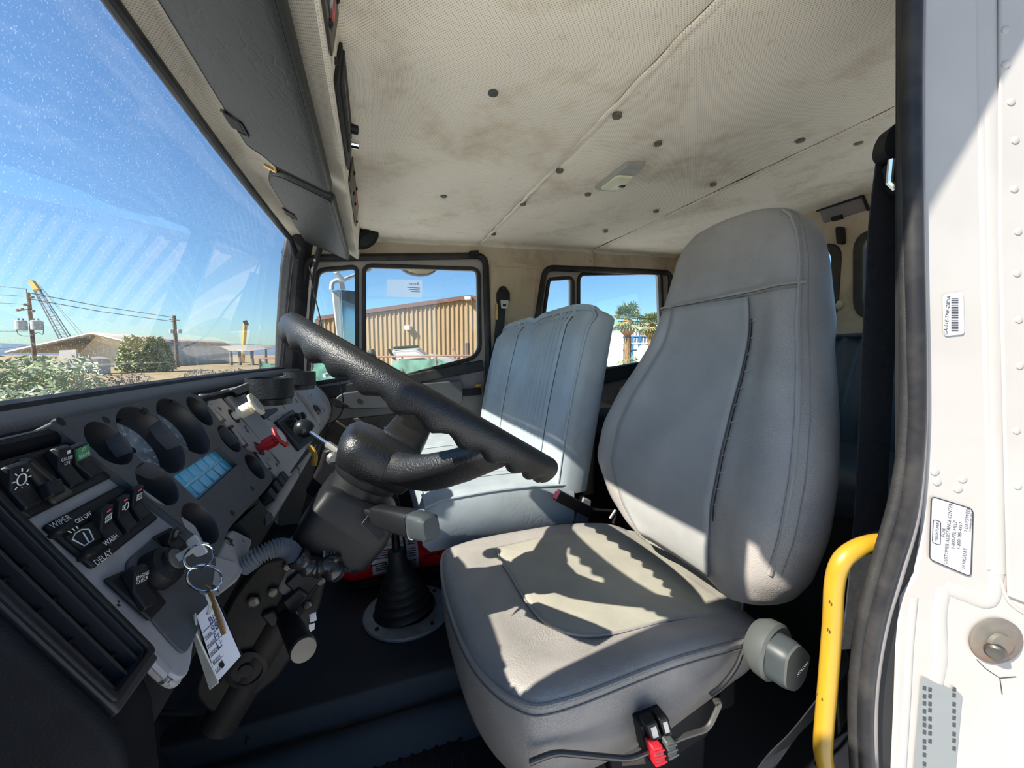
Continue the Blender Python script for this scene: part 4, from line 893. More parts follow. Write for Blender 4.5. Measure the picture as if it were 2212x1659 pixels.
# pedal
pd = thing('foot_pedal', onZ(520, 1580, -.87), 'ribbed black foot pedal near the door side of the floor', 'pedal')
pq = [onZ(470, 1552, -.86), onZ(552, 1540, -.86), onZ(560, 1570, -.86), onZ(536, 1602, -.86)]
MB().prism(pq, (-.006, 0, -.012)).build('pad', 'rubber', pd, bev=.003)
for k in range(7):
    s = (k+.5)/7; MB().tube([pq[0]*(1-s)+pq[3]*s+V((0, 0, .002)), pq[1]*(1-s)+pq[2]*s+V((0, 0, .002))], .0025, 5).build('rib', 'rubber', pd)
MB().tube([(pq[0]+pq[1])/2, (pq[0]+pq[1])/2+V((-.2, 0, .08))], .008, 8).build('arm', 'dark_metal', pd)
# ================================================================== gear shift
sc_ = onZ(881, 1321, TZ); sr = (onZ(973, 1321, TZ)-onZ(790, 1321, TZ)).length/2
gs = thing('gear_shift', sc_, 'gear lever with black rubber boot on a grey floor ring', 'gear shift')
MB().lathe([(sr, .001), (sr, .006), (sr*.97, .009), (sr*.6, .010), (sr*.6, .001)], sc_, (0, 0, 1), 40).build('floor_ring', 'aluminium_plate', gs)
for k in range(4):
    an = k*math.pi/2+.6; MB().lathe([(.007, .009), (.006, .013), (.002, .0135)], sc_+V((math.cos(an), math.sin(an), 0))*sr*.84, (0, 0, 1), 8).build('screw', 'dark_metal', gs)
bt = sc_+V((-.01, .01, 0)); prf = []
for k in range(6):
    r0 = sr*(.72-.075*k); prf += [(r0, .008+k*.022), (r0*.98, .018+k*.022), (r0*.84, .024+k*.022)]
prf += [(sr*.22, .16), (sr*.2, .20), (.012, .205)]
MB().lathe(prf, bt, V((-.10, .10, 1)), 28).build('boot', 'rubber', gs, sharp=60)
lt = bt+V((-.10, .10, 1)).normalized()*.2; l2 = onY(846, 1055, lt.y-.03)
MB().tube([bt+V((0, 0, .1)), lt, l2], [.014, .013, .010], 12).build('lever', 'black_plastic', gs)
MB().tube([lt+V((.03, 0, -.02)), l2+V((.02, -.01, -.05)), l2+V((.01, 0, 0))], .004, 6).build('air_line', 'black_plastic', gs)
# ================================================================== fire extinguisher
f0 = onY(742, 1222, 1.46); f1 = onY(968, 1208, 1.46); f1.z = f0.z; fx = (f1-f0).normalized(); fr = .070; f0.z = TZ+fr+.012; f1.z = f0.z
fe = thing('fire_extinguisher', V(((f0.x+f1.x)/2, 1.46, TZ)), 'red fire extinguisher with white label lying on the cab floor', 'fire extinguisher')
fl_ = (f1-f0).length
MB().lathe([(.012, -.03), (.02, -.028), (.035, -.02), (.058, .0), (.068, .02), (fr, .04), (fr, fl_-.01), (.062, fl_+.01), (.05, fl_+.015)], f0, fx, 32).build('cylinder', 'red_paint', fe)
a0_, a1_ = (onY(805, 1210, 1.46)-f0).dot(fx)+.0, (onY(900, 1210, 1.46)-f0).dot(fx)
def ang(a, s, r): y = V((0, -1, 0)); z = V((0, 0, 1)); return f0+fx*s+(y*math.cos(a)+z*math.sin(a))*r
MB().grid(lambda s, t: ang(-.5+1.9*s, a0_+(a1_-a0_)*t, fr+.0008), 16, 4).build('label', 'white_label', fe, sharp=180)
for k in range(13):
    for (q0, q1) in ((.06, .42), (.5, .72), (.78, .95)):
        if (k*7+int(q0*10)) % 5 == 0: continue
        MB().grid(lambda s, t: ang(-.35+k*.115+.05*s, a0_+(a1_-a0_)*(q0+(q1-q0)*t), fr+.0014), 2, 2).build('print_line', 'ink_black' if k % 4 else 'red_knob', fe, sharp=180)
for s in (.10, .30): MB().tube([ang(-.9, s*fl_/.4, fr+.003), ang(.1, s*fl_/.4, fr+.003), ang(.15, s*fl_/.4+.05, fr+.003), ang(-.9, s*fl_/.4+.05, fr+.003)], .0025, 6).build('bracket_wire', 'black_plastic', fe)
MB().tube(circ(ang(1.3, fl_*.78, fr+.012), fx, V((0, 0, 1)), .016, 18), .0016, 6, closed=True).build('pull_ring', 'dull_metal', fe)
MB().bb(f0.x+.05, f1.x-.03, 1.40, 1.52, TZ, TZ+.03).build('cradle', 'black_plastic', fe, bev=.004)
# ================================================================== driver seat
ds = thing('driver_seat', (.42, .72, FLZ), 'high-backed grey vinyl driver seat with cloth centre', 'seat')
OUT = [(.150, .955), (.135, .80), (.145, .62), (.185, .505), (.25, .470), (.45, .475), (.60, .475), (.68, .49), (.72, .60), (.72, .85), (.69, .955), (.58, .985), (.35, .99), (.20, .985)]
outl = smooth_path([V((x, y, 0)) for x, y in OUT], 6, True); cc = V((.43, .73, 0))
def ztop(p):                                    # cushion crown: bolsters along the sides, dished centre
    ty = (p.y-.73)/.26; tx = (p.x-.43)/.29
    return -.515+.018*abs(ty)**2-.022*max(0, tx)**2-.012*max(0, -tx)**3
rings = []
for s, dz, mode in ((.90, -.155, 0), (.955, -.15, 0), (.985, -.11, 0), (1.0, -.06, 0), (1.0, -.022, 0), (.99, -.008, 0), (.975, 0, 0), (.93, .006, 1), (.86, .009, 1), (.72, .004, 1), (.66, .0, 1), (.45, 0, 1), (.2, 0, 1), (.03, 0, 1)):
    rings.append([V((cc.x+(p.x-cc.x)*s, cc.y+(p.y-cc.y)*s, ztop(cc+(p-cc)*s)+dz*(1-(.55*min(1, max(0, (p.x-.45)/.24)) if dz < -.03 else 0)))) for p in outl])
MB().loft(rings).build('seat_cushion', 'seat_vinyl', ds, sharp=180)
MB().tube([V((cc.x+(p.x-cc.x)*.994, cc.y+(p.y-cc.y)*.994, ztop(p)-.010)) for p in outl], .0045, 8, closed=True).build('cushion_piping', 'seat_vinyl', ds)
MB().tube([V((cc.x+(p.x-cc.x)*1.003, cc.y+(p.y-cc.y)*1.003, ztop(p)-.022)) for p in outl], .0012, 5, closed=True).build('cushion_stitch', 'stitch', ds)
# cloth centre insert on the cushion
INS = [(.285, .80), (.285, .90), (.33, .925), (.72, .905), (.72, .565), (.50, .555), (.36, .565), (.30, .62), (.285, .70)]
il = smooth_path([V((x, y, 0)) for x, y in INS], 5, True); ic = V((.50, .74, 0))
rings = [[V((ic.x+(p.x-ic.x)*s, ic.y+(p.y-ic.y)*s, ztop(ic+(p-ic)*s)+h)) for p in il] for s, h in ((1.0, .000), (.985, .005), (.95, .0075), (.7, .009), (.4, .009), (.1, .009))]
MB().loft(rings).build('cushion_insert', 'seat_cloth', ds, sharp=180)
MB().tube([V((p.x, p.y, ztop(p)+.004)) for p in il], .0025, 6, closed=True).build('insert_welt', 'seat_vinyl', ds)
# backrest: sections (z, far edge y, near edge y, front x, thickness)
BK = [(-.475, .80, .50, .640, .10), (-.44, .86, .455, .622, .115), (-.39, .925, .425, .615, .12), (-.30, 1.0, .403, .622, .115), (-.20, .995, .403, .640, .11), (-.11, .955, .418, .664, .10), (-.04, .905, .436, .684, .095), (.02, .868, .452, .700, .09), (.07, .853, .465, .711, .105), (.12, .848, .476, .720, .10), (.18, .842, .488, .729, .095), (.23, .832, .503, .737, .09), (.265, .815, .522, .743, .085), (.29, .78, .555, .750, .075), (.302, .73, .60, .762, .05)]
def bsec(z, yf, yn, x, T):
    c = (yf+yn)/2; hw = (yf-yn)/2; head = min(1, max(0, (z-.05)/.12)); low = min(1, max(0, (-.3-z)/.15)); pts = []
    for k in range(17):                          # front, far to near
        t = 1-2*k/16; e_ = abs(t)
        prot = (.030*math.exp(-((e_-.80)/.16)**2))*(1-head)*(1-.5*low)+.010*head*(1-e_**2)-.010*(1-head)*(1-e_**2)
        edge = .022*max(0, e_-.86)/.14
        pts.append(V((x-prot+edge*1.1, c+hw*t, z)))
    for xx, hh in ((.35, 1.02), (.65, 1.0), (.9, .95), (1.0, .85)): pts.append(V((x+T*xx+.01, c-hw*hh, z-.012*xx)))
    for t in (-.5, 0, .5): pts.append(V((x+T*1.03, c+hw*t, z-.012)))
    for xx, hh in ((1.0, .85), (.9, .95), (.65, 1.0), (.35, 1.02)): pts.append(V((x+T*xx+.01, c+hw*hh, z-.012*xx)))
    return pts
rows = [bsec(*r) for r in BK]
# extra rows by interpolation for a smooth surface
full = []
for i in range(len(rows)-1):
    for k in range(3):
        s = k/3; full.append([rows[i][j]*(1-s)+rows[i+1][j]*s for j in range(len(rows[0]))])
full.append(rows[-1]); last = rows[-1]; lc_ = sum(last, V())/len(last)
full.append([lc_+(p-lc_)*.5+V((0, 0, .004)) for p in last])
b_ = MB().loft(full).build('backrest', 'seat_vinyl', ds, sharp=180, sub=1)
def bfront(t, z, off=.0):                        # point on the backrest front, t=+1 far .. -1 near
    for i in range(len(BK)-1):
        if BK[i][0] <= z <= BK[i+1][0]:
            s = (z-BK[i][0])/(BK[i+1][0]-BK[i][0]); r = [a*(1-s)+b*s for a, b in zip(BK[i], BK[i+1])]; break
    else: r = BK[0] if z < BK[0][0] else BK[-1]
    pts = bsec(z, *r[1:]); k = (1-t)*8; i = min(15, int(k)); f = k-i; p = pts[i]*(1-f)+pts[i+1]*f
    return p-V((off, 0, 0))
# cloth centre, seams
tz = lambda z: (.52 if z > 0 else .50)
MB().grid(lambda s, t: bfront(.62-1.08*s+.02, -.455+.57*t, .0045), 20, 40).build('back_insert', 'seat_cloth_grey', b_, sharp=180, solid=.004)
def seam(pts, name, mat, r=.0018, par=b_): return MB().tube(pts, r, 6).build(name, mat, par)
seam([bfront(.97-1.94*k/20, .118+.012*k/20, .003) for k in range(21)], 'head_seam', 'seat_vinyl', .003)
seam([bfront(.95-1.9*k/20, .110+.012*k/20, .0035) for k in range(21)], 'head_stitch', 'stitch', .001)
seam([bfront(.62-1.06*k/20, -.085-.012*k/20, .0055) for k in range(21)], 'insert_seam', 'stitch', .001)
seam([bfront(.62-1.06*k/20, -.265-.02*k/20, .0055) for k in range(21)], 'insert_seam', 'seat_cloth_grey', .001)
seam([bfront(-.93, -.37+.65*k/40, .0) for k in range(41)], 'edge_welt', 'seat_vinyl', .004)
seam([bfront(-.97, -.37+.65*k/40, -.003) for k in range(41)], 'edge_stitch', 'stitch', .001)
seam([bfront(.64, -.44+.55*k/30, .002) for k in range(31)], 'panel_stitch', 'stitch', .0009)
zz = [-.33+.40*k/26 for k in range(27)]
seam([bfront(-.465, z, .004) for z in zz], 'split_seam', 'black_matte', .0012)
for k in range(12):
    z = -.30+.033*k; p = bfront(-.455, z, .004); q = bfront(-.485-.02*(k % 3), z+.006, .006); seam([p, q], 'loose_thread', 'lettering_dim', .0007)
p = bfront(.08, -.195, .0055)
for k in range(6): an = k*1.1+.4; seam([p, p+V((0, math.cos(an)*.012, math.sin(an)*.009))], 'ink_spot', 'ink_black', .0013)
# base: recliner housing, slides, air switches
MB().bb(.20, .66, .52, .94, -.70, -.63).build('seat_frame', 'black_plastic', ds, bev=.01)
MB().bb(.24, .62, .55, .92, FLZ, -.70).build('pedestal', 'black_matte', ds, bev=.01)
MB().tube(smooth_path([onY(1610, 1390, .46), onY(1590, 1440, .455), onY(1560, 1480, .455), onY(1535, 1500, .455)], 5), .004, 8).build('tilt_bar', 'black_plastic', ds)
MB().tube(fillet([onY(1135, 1650, .47), onY(1200, 1625, .46), onY(1360, 1640, .44), onY(1480, 1590, .44), onY(1530, 1575, .44), onY(1560, 1510, .44)], .015), .0042, 10).build('slide_handle', 'bolt_metal', ds)
MB().prism([onY(1310, 1590, .50), onY(1400, 1565, .50), onY(1560, 1500, .50), onY(1530, 1590, .50), onY(1400, 1680, .50), onY(1320, 1680, .50)], (0, .02, 0)).build('side_plate', 'black_plastic', ds, bev=.004)
MB().prism([onY(1338, 1625, .495), onY(1350, 1612, .495), onY(1385, 1615, .495), onY(1395, 1650, .495), (onY(1345, 1655, .495))], (0, .002, 0)).build('rust_patch', 'rusty_plate', ds)
MB().prism([onY(1385, 1570, .45), onY(1445, 1550, .45), onY(1462, 1625, .45), onY(1405, 1650, .45)], (0, .03, 0)).build('switch_box', 'black_plastic', ds, bev=.003)
for q, q2, mt in (([(1397, 1568), (1420, 1560), (1432, 1597), (1409, 1605)], [(1410, 1617), (1433, 1612), (1442, 1652), (1418, 1662)], 'red_knob'), ([(1425, 1556), (1443, 1550), (1455, 1588), (1437, 1594)], [(1440, 1606), (1460, 1602), (1467, 1636), (1446, 1648)], 'knob_grey')):
    MB().prism([onY(u, v, .435) for u, v in q], (0, .02, 0)).build('switch_tag', 'black_plastic', ds, bev=.002); MB().prism([onY(u*.5+.5*(q[0][0]+q[2][0])/2, v*.6+.4*(q[0][1]+q[2][1])/2, .4345) for u, v in q], (0, .001, 0)).build('tag_glint', 'silver', ds)  # silver patch stands in for the glossy reflection on each black tag
    k_ = MB().prism([onY(u, v, .425) for u, v in q2], (0, .02, 0)).build('air_switch', mt, ds, bev=.003)
    for r in range(3):
        s = (r+.6)/3.2; a = onY(*q2[0], .425)*(1-s)+onY(*q2[3], .425)*s; b = onY(*q2[1], .425)*(1-s)+onY(*q2[2], .425)*s
        MB().tube([a-V((0, .0005, 0)), b-V((0, .0005, 0))], .0013, 5).build('grip_ridge', mt, k_)
# lumbar / recline knob on the near side
kc = onY(1675, 1410, .40); kax = (onY(1695, 1425, .375)-onY(1640, 1395, .43)).normalized(); kax = V((.15, -1, .02)).normalized()
MB().lathe([(.036, -.03), (.044, -.016), (.045, .0), (.041, .004)], kc, kax, 32).build('recline_knob_base', 'knob_grey', ds)
kx_ = V((1, .15, 0)).normalized(); kz_ = V((0, 0, 1)); kn = kc+kax*.004
tri = fillet([kn+kx_*a+kz_*b for a, b in ((-.036, .030), (.0, .040), (.040, .004), (.026, -.036), (-.004, -.044), (-.038, -.020))], .014, 4)
kb = MB().loft([[kn+(p-kn)*s+kax*h for p in tri] for s, h in ((1.0, 0), (1.0, .020), (.93, .026), (.80, .0275))]).build('recline_knob', 'knob_dark', ds, sharp=30)
MB().loft([[kn+(p-kn)*s+kax*h for p in tri] for s, h in ((.94, .0258), (.90, .0285), (.3, .0288))]).build('knob_face', 'knob_grey', kb, sharp=30)
text('NATIONAL', Fr(kn+kax*.0292, V((-.85, 0, -.5)), V((.5, 0, -.85))), 0, .008, 0, .0072, 'lettering_white', kb, name='lettering')
# ================================================================== passenger bench (front)
bs_ = thing('passenger_bench', (.4, 1.55, TZ), 'blue-grey pleated vinyl two-person passenger bench beside the driver seat', 'bench seat')
Y0, Y1 = 1.06, 2.01
def bxf(z): return .515+.19*(z+.42)*1.05          # front face x by height
def bback(t, s):                                  # front surface: t across 0..1 near..far, s up 0..1
    y = Y0+(Y1-Y0)*t; top = .150-.022*(abs(2*t-1)**8)-.02*(t)+(.012*math.exp(-((t-.5)/.05)**2)*-1)
    z = -.44+(top+.44)*s; x = bxf(z)
    x += .025*(1-min(1, min(t, 1-t)/.06))**2+.03*max(0, (s-.9)/.1)**2
    pl = 0
    for (a, b) in ((.12, .40), (.60, .88)):
        if a <= t <= b: ph = (t-a)/(b-a)*8; pl = .011*abs(math.sin(math.pi*ph))-.003
    return V((x-pl-.012*math.sin(math.pi*min(1, max(0, s))), y, z))
rows = []
NT = 240
for j in range(15):
    s = j/14; fr_ = [bback(i/NT, s) for i in range(NT+1)]
    th = .14-.02*s; xb = bxf(fr_[NT//2].z)
    nr = [V((xb+th*a, Y0-.006+b, fr_[0].z-.02*max(0, (s-.9)/.1)*a)) for a, b in ((1.0, .05), (.95, .02), (.85, .004), (.7, .0), (.5, -.001), (.35, .001))]
    far = [V((xb+th*a, Y1+.006-b, fr_[-1].z)) for a, b in ((.4, .0), (.8, .0), (1.0, .03))]
    rows.append(nr+fr_+far+[V((xb+th, Y0+(Y1-Y0)*t, fr_[0].z)) for t in (.7, .3)])
c_ = sum(rows[-1], V())/len(rows[-1]); r0 = rows[-1]
for sx_, sy_, dz in ((.92, .992, .010), (.72, .98, .019), (.4, .965, .025), (.05, .95, .026)): rows.append([V((c_.x+(p.x-c_.x)*sx_, c_.y+(p.y-c_.y)*sy_, p.z+dz)) for p in r0])
bb_ = MB().loft(rows).build('backrest', 'bench_vinyl', bs_, sharp=70)
MB().tube([bback(.004, .02+.96*k/20)+V((-.002, 0, 0)) for k in range(21)]+[bback(k/40, .995)+V((.004, 0, .010)) for k in range(1, 40)]+[bback(.996, .98-.96*k/20)+V((-.002, 0, 0)) for k in range(21)], .0042, 8).build('piping', 'bench_vinyl', bb_)
for t in [a+.28*k/8 for a in (.12, .60) for k in range(9)]: MB().tube([bback(t, .02+.95*k/20)+V((-.001, 0, 0)) for k in range(21)], .003 if min(abs(t-q) for q in (.12, .40, .60, .88)) < .001 else .0026, 6).build('pleat_seam', 'rear_vinyl', bb_)
def bcu(t, s):                                    # cushion top: t across, s front..back
    y = Y0+(Y1-Y0)*t; x = .125+.46*s
    z = -.405+.012*math.sin(math.pi*s)-.012*(1-min(1, s/.12))**2
    for (a, b) in ((.12, .40), (.60, .88)):
        if a <= t <= b and .12 < s < .95: z += .006*abs(math.sin(math.pi*(t-a)/(b-a)*8))-.001
    z -= .010*(1-min(1, min(t, 1-t)/.04))**2
    return V((x, y, z))
MB().grid(lambda s, t: bcu(t, s), 16, 240).build('cushion_top', 'bench_vinyl', bs_, sharp=180)
sk = [bcu(0, k/12) for k in range(12, -1, -1)]+[bcu(k/24, 0) for k in range(1, 25)]+[bcu(1, k/12) for k in range(1, 13)]
MB().loft([[p+V((0, 0, 0)) for p in sk], [p+V(((-.012 if p.x < .2 else 0), (-.010 if p.y < 1.5 else .006), -.025)) for p in sk], [p+V(((-.012 if p.x < .2 else 0), (-.012 if p.y < 1.5 else .006), -.10)) for p in sk], [V((p.x+(.01 if p.x < .2 else 0), p.y, -.555)) for p in sk]], cap=False, closed=False).build('cushion_skirt', 'bench_vinyl', bs_, sharp=70)
MB().tube([p+V((0, 0, .001)) for p in sk], .0042, 8).build('piping', 'bench_vinyl', bs_)
for t in [a+.28*k/8 for a in (.12, .60) for k in range(9)]: MB().tube([bcu(t, .12+.83*k/10)+V((0, 0, .0005)) for k in range(11)], .0016, 6).build('pleat_seam', 'rear_vinyl', bs_)
MB().bb(.24, .60, 1.08, 2.0, TZ, -.53).build('bench_base', 'black_matte', bs_, bev=.01)
MB().prism([onY(1240, 1130, 1.05), onY(1262, 1075, 1.05), onY(1278, 1082, 1.05), onY(1270, 1140, 1.05)], (0, .03, 0)).build('hinge_plate', 'trim_grey', bs_, bev=.003)
# wheel-side small chrome cup behind the rim: seat adjuster lever left out of view
# buckle between the seats
bk_ = thing('seat_belt_buckle', onY(1255, 1100, 1.02), 'black seat belt buckle with a red button between the front seats', 'belt buckle')
q0 = onY(1205, 1070, 1.015); q1 = onY(1262, 1100, 1.035); bd = (q1-q0).normalized()
ax_ = (bd, V((0, 1, 0)), bd.cross(V((0, 1, 0))))
MB().box((q0+q1)/2+bd*.01, ((q1-q0).length+.03, .03, .034), ax_).build('body', 'black_plastic', bk_, bev=.004)
MB().box(q0-bd*.006, (.006, .022, .026), ax_).build('button', 'pink_button', bk_, bev=.002)
MB().tube([q1, onY(1330, 1105, 1.04), onY(1325, 1130, 1.04)], .006, 8).build('stalk', 'black_plastic', bk_)
MB().tube([onY(1330, 1102, .99), onY(1318, 1120, .99)], .005, 8).build('pin', 'dull_metal', bk_)
# ================================================================== rear bench
rb = thing('rear_bench', (1.55, 1.15, FLZ), 'dark teal vinyl rear bench glimpsed behind the driver seat', 'bench seat')
def rbk(s, t):
    y = .34+1.68*t; z = -.40+.47*s; return V((1.63+.10*s+.012*abs(math.sin(math.pi*t*26))-.02*math.sin(math.pi*s), y, z))
MB().grid(rbk, 10, 260).build('backrest', 'rear_vinyl', rb, sharp=180, solid=-.10)
MB().tube([rbk(1, k/40) for k in range(41)], .010, 8).build('piping', 'rear_vinyl', rb)
MB().loft([sring(V((1.43, y, -.40+h)), V((1, 0, 0)), V((0, 0, 1)), .24, .075, 20, .5) for y, h in ((.34, 0), (.36, .0), (.9, .012), (1.5, .012), (2.0, 0))]).build('cushion', 'rear_vinyl', rb, sharp=60)
MB().bb(1.25, 1.68, .4, 2.0, FLZ, -.46).build('base', 'black_matte', rb)
# ================================================================== seat belts
def belt(name, pts, wv, tv, label, th=.002):
    t = thing(name, pts[-1], label, 'seat belt'); MB().ribbon(pts, wv, th, tv).build('webbing', 'belt_web', t, sharp=60); return t
# driver belt on the near pillar
P_ = [(1931, 345, .355), (1914, 480, .36), (1905, 620, .365), (1895, 800, .37), (1886, 1000, .37), (1876, 1150, .37), (1862, 1300, .365), (1850, 1400, .36)]
pts = smooth_path([onY(u, v, y) for u, v, y in P_], 5)
wv = [(V((.052, -.014, 0)) if True else 0) for p in pts]
db = belt('seat_belt', pts, wv, V((.25, 1, 0)), 'black driver seat belt hanging from the near door pillar')
dr = [onY(1908, 330, .345), onY(1912, 300, .345), onY(1926, 272, .335), onY(1942, 262, .33), onY(1946, 330, .335), onY(1935, 350, .34)]
MB().prism(fillet(dr, .01), (.012, .02, 0)).build('belt_guide', 'black_plastic', db, bev=.005)
MB().tube([onY(1926, 345, .335), onY(1921, 395, .335), onY(1935, 408, .33)], .004, 8).build('adjuster_bar', 'chrome', db)
MB().prism([onY(1922, 350, .34), onY(1944, 340, .335), onY(1946, 420, .335), onY(1930, 410, .34)], (.01, .015, 0)).build('adjuster_block', 'black_plastic', db, bev=.003)
P2 = [(1835, 1440, .34), (1790, 1500, .36), (1740, 1560, .39), (1690, 1610, .41), (1640, 1680, .43)]
pts = smooth_path([onY(u, v, y) for u, v, y in P2], 5)
MB().ribbon(pts, V((.045, -.02, .045)), .003, V((.5, .8, -.3))).build('lower_webbing', 'belt_web', db, sharp=60)
bx = [onY(1800, 1470, .33), onY(1850, 1440, .32), onY(1860, 1500, .32), onY(1812, 1600, .33)]
MB().prism(bx, (.03, .03, 0)).build('retractor_box', 'black_plastic', db, bev=.006)
# passenger belt on far pillar
Yp = YF-.02
pbx = belt('seat_belt', [onY(1084, 645, Yp), onY(1080, 700, Yp), onY(1076, 740, Yp), onY(1060, 830, Yp)], V((.052, 0, 0)), V((0, 1, 0)), 'passenger seat belt with silver tongue on the far door pillar')
MB().prism(fillet([onY(1074, 632, Yp-.01), onY(1082, 618, Yp-.01), onY(1092, 618, Yp-.01), onY(1102, 632, Yp-.01), onY(1102, 652, Yp-.01), onY(1074, 652, Yp-.01)], .01), (0, .02, 0)).build('belt_guide', 'black_plastic', pbx, bev=.004)
MB().lathe([(.016, 0), (.014, .008), (.006, .01)], onY(1087, 624, Yp-.01), (0, -1, 0), 14).build('anchor_bolt', 'black_plastic', pbx)
MB().plate([onY(1081, 648, Yp-.014), onY(1099, 649, Yp-.014), onY(1096, 667, Yp-.014), onY(1083, 666, Yp-.014)], [[onY(1086, 657, Yp-.014), onY(1094, 657, Yp-.014), onY(1093, 662, Yp-.014), onY(1086, 661, Yp-.014)]], (0, .004, 0)).build('tongue', 'silver', pbx)
MB().prism([onY(1071, 657, Yp-.008), onY(1076, 656, Yp-.008), onY(1075, 691, Yp-.008), onY(1070, 690, Yp-.008)], (0, .01, 0)).build('warning_tag', 'brass', pbx)
# ================================================================== near door pillar (B-pillar jamb), seal, handle
JA, JB = V((.655, .285, 0)), V((.76, .235, 0)); JD = (JB-JA).normalized(); JN = V((JD.y, -JD.x, 0)); JN = JN if JN.y < 0 else -JN
FJ = Fr(JA, JD, (0, 0, 1), JN)
def J(u, v, c=0): return onP(u, v, FJ.o+FJ.c*c, FJ.c)
jb = struct('pillar_middle', JA+V((.05, 0, -.2)))
JP = [(1992, -250), (1994, 0), (1994, 500), (2002, 800), (2003, 950), (1992, 1150), (1978, 1240), (1948, 1290), (1938, 1400), (1934, 1520), (1926, 1700), (1924, 1900), (2500, 1900), (2500, -250)]
MB().prism([J(u, v) for u, v in JP], -FJ.c*.012).build('jamb_panel', 'white_paint', jb, bev=.003)
def jstrip(px, w, h, name='jamb_ridge', mat='white_paint'): return MB().tube(smooth_path([J(u, v, 0) for u, v in px], 5), [(w, h)]*(5*(len(px)-1)+1), 10, flat=FJ.c).build(name, mat, jb)
jstrip([(2132, -100), (2140, 300), (2147, 700), (2152, 1000), (2155, 1240)], .010, .0022)
jstrip([(2118, -100), (2124, 300), (2132, 700), (2140, 1000), (2142, 1230)], .006, .0015)
jstrip([(2155, 1240), (2140, 1300), (2085, 1285), (2040, 1268)], .009, .0018)
jstrip([(2040, 1268), (2030, 1330), (2032, 1420), (2022, 1480)], .009, .0016)
jstrip([(2155, 1240), (2180, 1300), (2230, 1335)], .0025, .002)
MB().prism([J(u, v, .004) for u, v in ((2160, -100), (2250, -100), (2280, 1330), (2180, 1290), (2172, 1000), (2160, 500))], -FJ.c*.004).build('jamb_flange', 'white_paint', jb, bev=.002)
jstrip([(1975, 1290), (1965, 1400), (1960, 1500), (1950, 1659)], .005, .0015)
for u, v in ((2172, 65), (2172, 140), (2183, 220), (2192, 303), (2190, 408), (2198, 500), (2196, 590), (2200, 690), (2202, 790), (2195, 930), (2198, 1050)):
    p = J(u, v, .004); MB().lathe([(.005, -.001), (.0042, .001), (.002, .0016)], p, FJ.c, 12).build('weld_dimple', 'white_paint', jb)
for u, v in ((2018, 1018), (2023, 1040), (2078, 1034), (2068, 1055)): MB().lathe([(.006, -.001), (.005, .0012), (.002, .002)], J(u, v), FJ.c, 12).build('weld_dimple', 'white_paint', jb)
for pth in ([(2110, 1425), (2130, 1445), (2160, 1465), (2165, 1500)], [(2160, 1465), (2195, 1462)]): MB().tube([J(u, v, .0004) for u, v in pth], .0005, 5).build('paint_crack', 'ink_black', jb)
for k, (mt, w_, px) in enumerate((('seal_rubber', .0095, [(1972, -100), (1968, 200), (1972, 500), (1978, 800), (1975, 950), (1958, 1100), (1920, 1230), (1890, 1340), (1872, 1450), (1866, 1560), (1872, 1720)]),
                          ('rubber', .0075, [(1956, -100), (1956, 200), (1957, 500), (1960, 800), (1955, 950), (1935, 1080), (1898, 1210), (1866, 1330), (1850, 1450), (1846, 1560), (1852, 1720)]),
                          ('trim_grey', .004, [(1992, -100), (1988, 200), (1990, 500), (1996, 800), (1994, 950), (1980, 1110), (1945, 1240), (1915, 1340), (1895, 1450), (1888, 1560), (1892, 1720)]))):
    MB().tube(smooth_path([J(u, v, .006 if k != 1 else .0) for u, v in px], 6), w_, 12).build('door_seal', mt, jb)
MB().prism([J(u, v, -.02) for u, v in ((1900, -200), (1995, -200), (1995, 1100), (1900, 1300), (1880, 1800), (1930, 1800), (1930, 1400), (2010, 1000), (2010, -200))][:0]+[J(u, v, -.003) for u, v in ((1990, -200), (1990, 1150), (1930, 1500), (1930, 1900), (1850, 1900), (1850, 1500), (1945, 1000), (1948, -200))], -FJ.c*.008).build('pillar_trim', 'black_matte', jb)
# stickers on the jamb
def sticker(name, px, mat, lab, th=.0006):
    t = thing(name, J(*px[3]), lab, 'sticker'); P = fillet([J(u, v, .001) for u, v in px], .004); MB().prism(P, FJ.c*th).build('backing', mat, t)
    return t
ST = [(2012, 1072), (2102, 1100), (2097, 1246), (2008, 1208)]
s1 = sticker('assistance_sticker', ST, 'white_label', 'white customer assistance sticker with rounded black border on the door pillar')
MB().tube(fillet([J(u, v, .0018) for u, v in ST], .006), .0007, 5, closed=True).build('border', 'ink_black', s1)
JT = Fr(J(2055, 1155, .002), (0, 0, 1), -FJ.a, FJ.c)
def jtext(s, u, v, size, par, mat='ink_black', sx=1): p = J(u, v, .0018)-JT.o; return text(s, JT, p.dot(JT.a), p.dot(JT.b), 0, size, mat, par, sx=sx, shear=.25)
jtext('FREIGHTLINER', 2024, 1149, .0048, s1, sx=.8); 
lg = [J(2016, 1122, .0018), J(2032, 1127, .0018), J(2031, 1178, .0018), J(2014, 1172, .0018)]; MB().tube(fillet(lg, .003), .0005, 5, closed=True).build('logo_frame', 'ink_black', s1)
jtext('FOR', 2038, 1151, .0062, s1); jtext('CUSTOMER ASSISTANCE CENTER', 2048, 1154, .0062, s1, sx=.88); jtext('1-800-FTL-HELP', 2061, 1156, .0062, s1, sx=.9); jtext('1-800-385-4357', 2073, 1158, .0062, s1, sx=.9)
jtext('24 HRS/DAY', 2083, 1207, .0062, s1, sx=.85); jtext('7 DAYS/WEEK', 2089, 1123, .0062, s1, sx=.85); jtext('24-00668-000 REV A', 2097, 1127, .0034, s1)
s2 = sticker('barcode_sticker', [(2036, 636), (2080, 630), (2082, 722), (2038, 726)], 'white_label', 'small white barcode sticker high on the door pillar')
